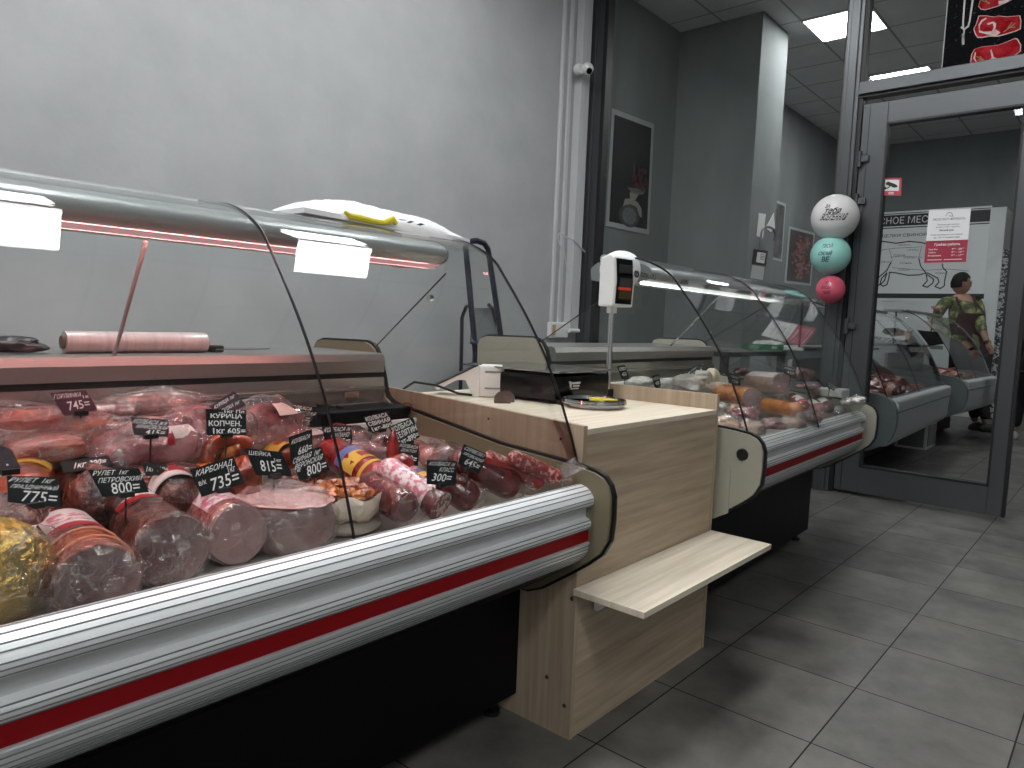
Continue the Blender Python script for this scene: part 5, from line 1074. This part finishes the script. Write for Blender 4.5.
# white box under the first far case
p = at(923, 450, 'z', 0); t = thing('white_box', 'small white box with a framed grey front under the far display case', 'box', (p.x, p.y, 0))
obj('body', box((p.x+.0, p.y-.02, 0), (p.x+.42, p.y+.25, .26)), WHITEP, t); obj('grey_front', box((p.x+.05, p.y-.026, .03), (p.x+.37, p.y-.018, .23)), M('front_grey', (.2, .21, .21), .5), t); obj('dark_side', box((p.x-.004, p.y+.0, .02), (p.x+.001, p.y+.22, .24)), M('front_grey'), t)
# ------------------------------------------------------------------ people
SKIN = M('skin_tone', (.36, .19, .13), .55); HAIR = M('black_hair', (.004, .0035, .0035), .7, spec=.1); TRO = M('black_trousers', (.008, .008, .010), .8)
CAMO = M('camouflage_cloth', (.05, .055, .02), .85, noisec=(14, (.26, .27, .12), (.10, .12, .04)), ramp=(.42, .6)); APR = M('dark_maroon_apron', (.035, .004, .008), .7)
def skin_mesh(name, verts, edges, radii, mat, parent, sub=2, label=None):
    me = bpy.data.meshes.new(name); bm = bmesh.new(); lay = bm.verts.layers.skin.verify(); vs = [bm.verts.new(v) for v in verts]
    for i, v in enumerate(vs):
        r = radii[i]; v[lay].radius = r if isinstance(r, tuple) else (r, r)
        v[lay].use_root = (i == 0)
    for a, b in edges: bm.edges.new((vs[a], vs[b]))
    bm.to_mesh(me); bm.free()
    o = obj(name, me, mat, parent); 
    m = o.modifiers.new('skin', 'SKIN'); m.use_smooth_shade = True
    m = o.modifiers.new('sub', 'SUBSURF'); m.levels = sub; m.render_levels = sub
    if label: o['label'] = label
    return o
def chainmesh(name, chains, mat, parent, sub=2):
    """chains: list of lists of (point, radius); equal points are welded"""
    V = []; Rr = []; Ed = []; key = {}
    def vid(p, r):
        k = tuple(round(c, 4) for c in p)
        if k not in key: key[k] = len(V); V.append(Vector(p)); Rr.append(r)
        return key[k]
    for ch in chains:
        ids = [vid(p, r) for p, r in ch]
        for a, b in zip(ids, ids[1:]):
            if (a, b) not in Ed: Ed.append((a, b))
    return skin_mesh(name, V, Ed, Rr, mat, parent, sub)
def hand(wr, d, side, k=1.0, curl=.5, down=Vector((0, 0, -1))):
    """finger chains from the wrist; d = pointing direction, side = thumb side"""
    d = d.normalized(); side = (side-d*side.dot(d)).normalized(); palm = wr+d*.075*k; out = [[(wr, .024*k), (palm, (.034*k))]]
    for i, (o, L) in enumerate(((.030, .070), (.010, .080), (-.010, .074), (-.029, .058))):
        b = palm+side*o*k; c1_ = b+d*L*.5*k; c2_ = c1_+(d*(1-curl)+down*curl).normalized()*L*.5*k
        out.append([(palm, .034*k), (b+d*.012*k, .0105*k), (c1_, .0095*k), (c2_, .008*k)])
    tb = wr+d*.03*k+side*.028*k; out.append([(wr, .024*k), (tb, .014*k), (tb+(d+side*.6).normalized()*.045*k, .010*k), (tb+(d*1.2+side*.3).normalized()*.075*k, .008*k)])
    return out
def head(parent, c, D, h=.235, hair=True, skin=SKIN):
    """c: centre of the head, D: where the face looks"""
    D = Vector((D.x, D.y, 0)).normalized(); Sx = Vector((0, 0, 1)).cross(D); bm = bmesh.new(); bmesh.ops.create_icosphere(bm, subdivisions=4, radius=1); s = h/2
    def shape(p, grow_=1):
        x, y, z = p  # x forward, y side, z up
        fx = .80 if x > 0 else .86; w = .66*(1-.22*max(0, -z)**1.5); q = Vector((x*fx, y*w, z))
        if z < -.3 and x > 0: q.x += .10*(-z-.3)
        if x > .5: q.x -= .05*(1-abs(z))
        if x > .6 and abs(y) < .28 and -.30 < z < .22: q.x += .24*(1-abs(y)/.28)*(1-abs(z+.12)/.36 if abs(z+.12) < .36 else 0)   # nose
        if x > .6 and .10 < abs(y) < .45 and .02 < z < .22: q.x -= .05                          # eye sockets
        if x > .6 and abs(y) < .28 and -.58 < z < -.42: q.x += .05                               # lips
        return q*s*grow_
    def W(q): return c+D*q.x+Sx*q.y+Vector((0, 0, q.z))
    for v in bm.verts: v.co = W(shape(v.co))
    hd = obj('head', bm, skin, parent, smooth=True)
    for sg in (-1, 1):
        e = bmesh.new(); bmesh.ops.create_icosphere(e, subdivisions=2, radius=s*.10)
        for v in e.verts: v.co = W(Vector((s*.70, sg*s*.26, s*.10)))+v.co
        obj('eye', e, M('eye_dark', (.02, .015, .012), .2), hd, smooth=True)
        e = bmesh.new(); bmesh.ops.create_icosphere(e, subdivisions=2, radius=1)
        for v in e.verts: v.co = W(Vector((-s*.02+v.co.x*s*.13, sg*s*.66+v.co.y*s*.06, -s*.02+v.co.z*s*.22)))
        obj('ear', e, skin, hd, smooth=True)
        obj('eyebrow', tube([W(Vector((s*.80, sg*s*.12, s*.26))), W(Vector((s*.74, sg*s*.38, s*.28)))], s*.03, 6), HAIR, hd)
    obj('mouth', tube([W(Vector((s*.80, -s*.16, -s*.50))), W(Vector((s*.86, 0, -s*.49))), W(Vector((s*.80, s*.16, -s*.50)))], s*.03, 6), M('lip_tone', (.25, .09, .08), .5), hd)
    if hair:
        bm = bmesh.new(); bmesh.ops.create_icosphere(bm, subdivisions=4, radius=1); rem = []
        for v in bm.verts:
            p = v.co.copy()
            if p.z < (.42 if p.x > .25 else (.05 if p.x > -.2 else -.42)): rem.append(v)
            v.co = W(shape(p, 1.09+.05*nz(p, 4, 3))+Vector((0, 0, s*.05)))
        bmesh.ops.delete(bm, geom=rem, context='VERTS'); bmesh.ops.solidify(bm, geom=bm.faces[:], thickness=.01)
        obj('hair', bm, HAIR, hd, smooth=True)
    return hd
# person behind the farther case
T = Vector((-.78, -.62, 0)).normalized(); PR_ = Vector((T.y, -T.x, 0))   # person's right = image left
if PR_.dot(_r) > 0: PR_ = -PR_
foot = at(985, 432, 'z', 0); pe = thing('person', 'dark-haired person in camouflage shirt and dark maroon apron leaning a hand on the far case', 'person', (foot.x, foot.y, 0))
X = 10.02
hip = at(972, 362, 'x', X+.02); neck = at(961.5, 297, 'x', X); chest = at(963, 317, 'x', X); hc = at(961.5, 284, 'x', X-.02)
shR = neck+PR_*.20+Vector((0, 0, -.075)); shL = neck-PR_*.20+Vector((0, 0, -.075))
hnd = at(937, 309.5, 'x', 9.55); elR = (shR+hnd)/2+Vector((.05, .03, -.10)); elL = at(980.5, 326, 'x', X-.10); hndL = at(987.5, 343, 'x', X-.16)
hipR = hip+PR_*.10; hipL = hip-PR_*.10; kneeL = at(982, 398, 'x', X-.02); kneeR = at(972, 398, 'x', X+.05); ankL = foot+Vector((0, 0, .09)); ankR = at(974, 430, 'z', 0)+Vector((0, 0, .09))
dR = (hnd-elR).normalized(); dL = (hndL-elL).normalized()
ch = [[(hip, .13), (chest, .145), (neck-Vector((0, 0, .05)), .075), (neck+Vector((0, 0, .05)), .055)],
      [(neck-Vector((0, 0, .05)), .075), (shR, .062), (elR, .044), (hnd, .030)], [(neck-Vector((0, 0, .05)), .075), (shL, .062), (elL, .044), (hndL, .030)],
      [(hip, .13), (hipR, .09), (kneeR, .058), (ankR, .038)], [(hip, .13), (hipL, .09), (kneeL, .058), (ankL, .038)]]
h1 = hand(hnd, dR, -PR_*-1+Vector((0, 0, .2)), 1.0, .5); h2 = hand(hndL, dL, T, 1.0, .35, T)
ch += [[(hnd, .030)]+h1[0][1:]]+h1[1:5]+[[(hnd, .030)]+h1[5][1:]]+[[(hndL, .030)]+h2[0][1:]]+h2[1:5]+[[(hndL, .030)]+h2[5][1:]]
chainmesh('body', ch, SKIN, pe)
head(pe, hc, Vector((.55, -.80, 0)), .25)
mR = elR+(hnd-elR)*.35; mL = elL+(hndL-elL)*.45
chainmesh('camouflage_shirt', [[(hip+Vector((0, 0, .02)), .15), (chest, .17), (neck-Vector((0, 0, .065)), .085)], [(neck-Vector((0, 0, .065)), .085), (shR, .082), (elR, .062), (mR, .055)], [(neck-Vector((0, 0, .065)), .085), (shL, .082), (elL, .062), (mL, .055)]], CAMO, pe)
chainmesh('trousers', [[(hip, .145), (hipR, .105), (kneeR, .072), (ankR+Vector((0, 0, .04)), .056)], [(hip, .145), (hipL, .105), (kneeL, .072), (ankL+Vector((0, 0, .04)), .056)]], TRO, pe)
ac = chest+T*.20+Vector((0, 0, -.04)); sd = PR_
apr = [(-.15, .08), (.15, .08), (.18, -.05), (.22, -.20), (.21, -.75), (-.21, -.75), (-.21, -.20), (-.17, -.05)]
bm = bmesh.new(); A_ = [bm.verts.new(ac+sd*a+Vector((0, 0, b))+T*(.02 if b < -.1 else 0)-T*abs(a)*.22) for a, b in apr]; B_ = [bm.verts.new(v.co+T*.012) for v in A_]; bm.faces.new(A_); bm.faces.new(B_[::-1])
for i in range(8): bm.faces.new((A_[i], A_[(i+1) % 8], B_[(i+1) % 8], B_[i]))
ap_ = obj('apron', bm, APR, pe)
for sg in (-1, 1): obj('apron_strap', tube([ac+sd*.12*sg+Vector((0, 0, .09)), neck+sd*.09*sg+Vector((0, 0, -.01))+T*.06, neck+sd*.06*sg+Vector((0, 0, .0))-T*.05], .012, 6), APR, ap_)
obj('wristwatch', tube([hndL-dL*.02, hndL+dL*.015], .038, 14), GLOSSB, pe, smooth=True)
def shoe(parent, a, D, m, L=.27):
    D = Vector((D.x, D.y, 0)).normalized(); Sx = Vector((0, 0, 1)).cross(D); bm = bmesh.new(); bmesh.ops.create_icosphere(bm, subdivisions=3, radius=1)
    for v in bm.verts:
        x, y, z = v.co; z2 = max(z, -.6); w = .052*(1+.15*x); hgt = .055*(1.15-.45*max(x, 0)); v.co = Vector((a.x, a.y, 0))+D*(x*L/2+L*.22)+Sx*y*w+Vector((0, 0, .033+z2*hgt))
    return obj('shoe', bm, m, parent, smooth=True)
for a in (ankL, ankR): shoe(pe, a, _r, M('dark_shoe', (.02, .02, .025), .5))
# second person at the right edge
f1 = at(1013, 439, 'z', 0); f2 = at(1040, 448, 'z', 0)
pe = thing('person', 'person at the right picture edge in black trousers, dark red top and white sneakers', 'person', (f1.x, f1.y, 0))
hp = Vector(((f1.x+f2.x)/2, (f1.y+f2.y)/2-.06, .90)); nk = hp+Vector((0, -.02, .60)); ch_ = hp+Vector((0, -.01, .36)); TD = Vector((-.75, -.66, 0)); PRr = Vector((-.66, .75, 0))
s1_, s2_ = nk+PRr*.20-Vector((0, 0, .07)), nk-PRr*.20-Vector((0, 0, .07)); e1_, e2_ = s1_-Vector((0, 0, .29))+PRr*.04, s2_-Vector((0, 0, .29))-PRr*.04
h1_, h2_ = e1_+TD*.18+Vector((0, 0, -.16)), e2_+TD*.10+Vector((0, 0, -.22)); k1, k2 = Vector((f1.x, f1.y, .48))+TD*.03, Vector((f2.x, f2.y, .48))+TD*.03
a1_, a2_ = Vector((f1.x, f1.y, .09)), Vector((f2.x, f2.y, .09)); nb = nk-Vector((0, 0, .05))
ch = [[(hp, .13), (ch_, .14), (nb, .07), (nk+Vector((0, 0, .06)), .055)], [(nb, .07), (s1_, .06), (e1_, .043), (h1_, .028)], [(nb, .07), (s2_, .06), (e2_, .043), (h2_, .028)], [(hp, .13), (hp+PRr*.10, .09), (k1, .058), (a1_, .038)], [(hp, .13), (hp-PRr*.10, .09), (k2, .058), (a2_, .038)]]
for hh, ee in ((h1_, e1_), (h2_, e2_)):
    g = hand(hh, hh-ee, TD, 1.0, .4, TD); ch += [[(hh, .028)]+g[0][1:]]+g[1:5]+[[(hh, .028)]+g[5][1:]]
chainmesh('body', ch, SKIN, pe)
head(pe, nk+Vector((0, 0, .17)), TD, .235)
chainmesh('dark_red_top', [[(hp, .15), (ch_, .165), (nk-Vector((0, 0, .065)), .08)], [(nk-Vector((0, 0, .065)), .08), (s1_, .08), (e1_, .06), ((e1_+h1_)/2, .05)], [(nk-Vector((0, 0, .065)), .08), (s2_, .08), (e2_, .06), ((e2_+h2_)/2, .05)]], M('dark_red_cloth', (.08, .006, .010), .8), pe)
chainmesh('trousers', [[(hp, .15), (hp+PRr*.10, .11), (k1, .078), (a1_+Vector((0, 0, .03)), .06)], [(hp, .15), (hp-PRr*.10, .11), (k2, .078), (a2_+Vector((0, 0, .03)), .06)]], TRO, pe)
for a in (a1_, a2_): shoe(pe, a, Vector((-.9, .3, 0)), WHITEP)
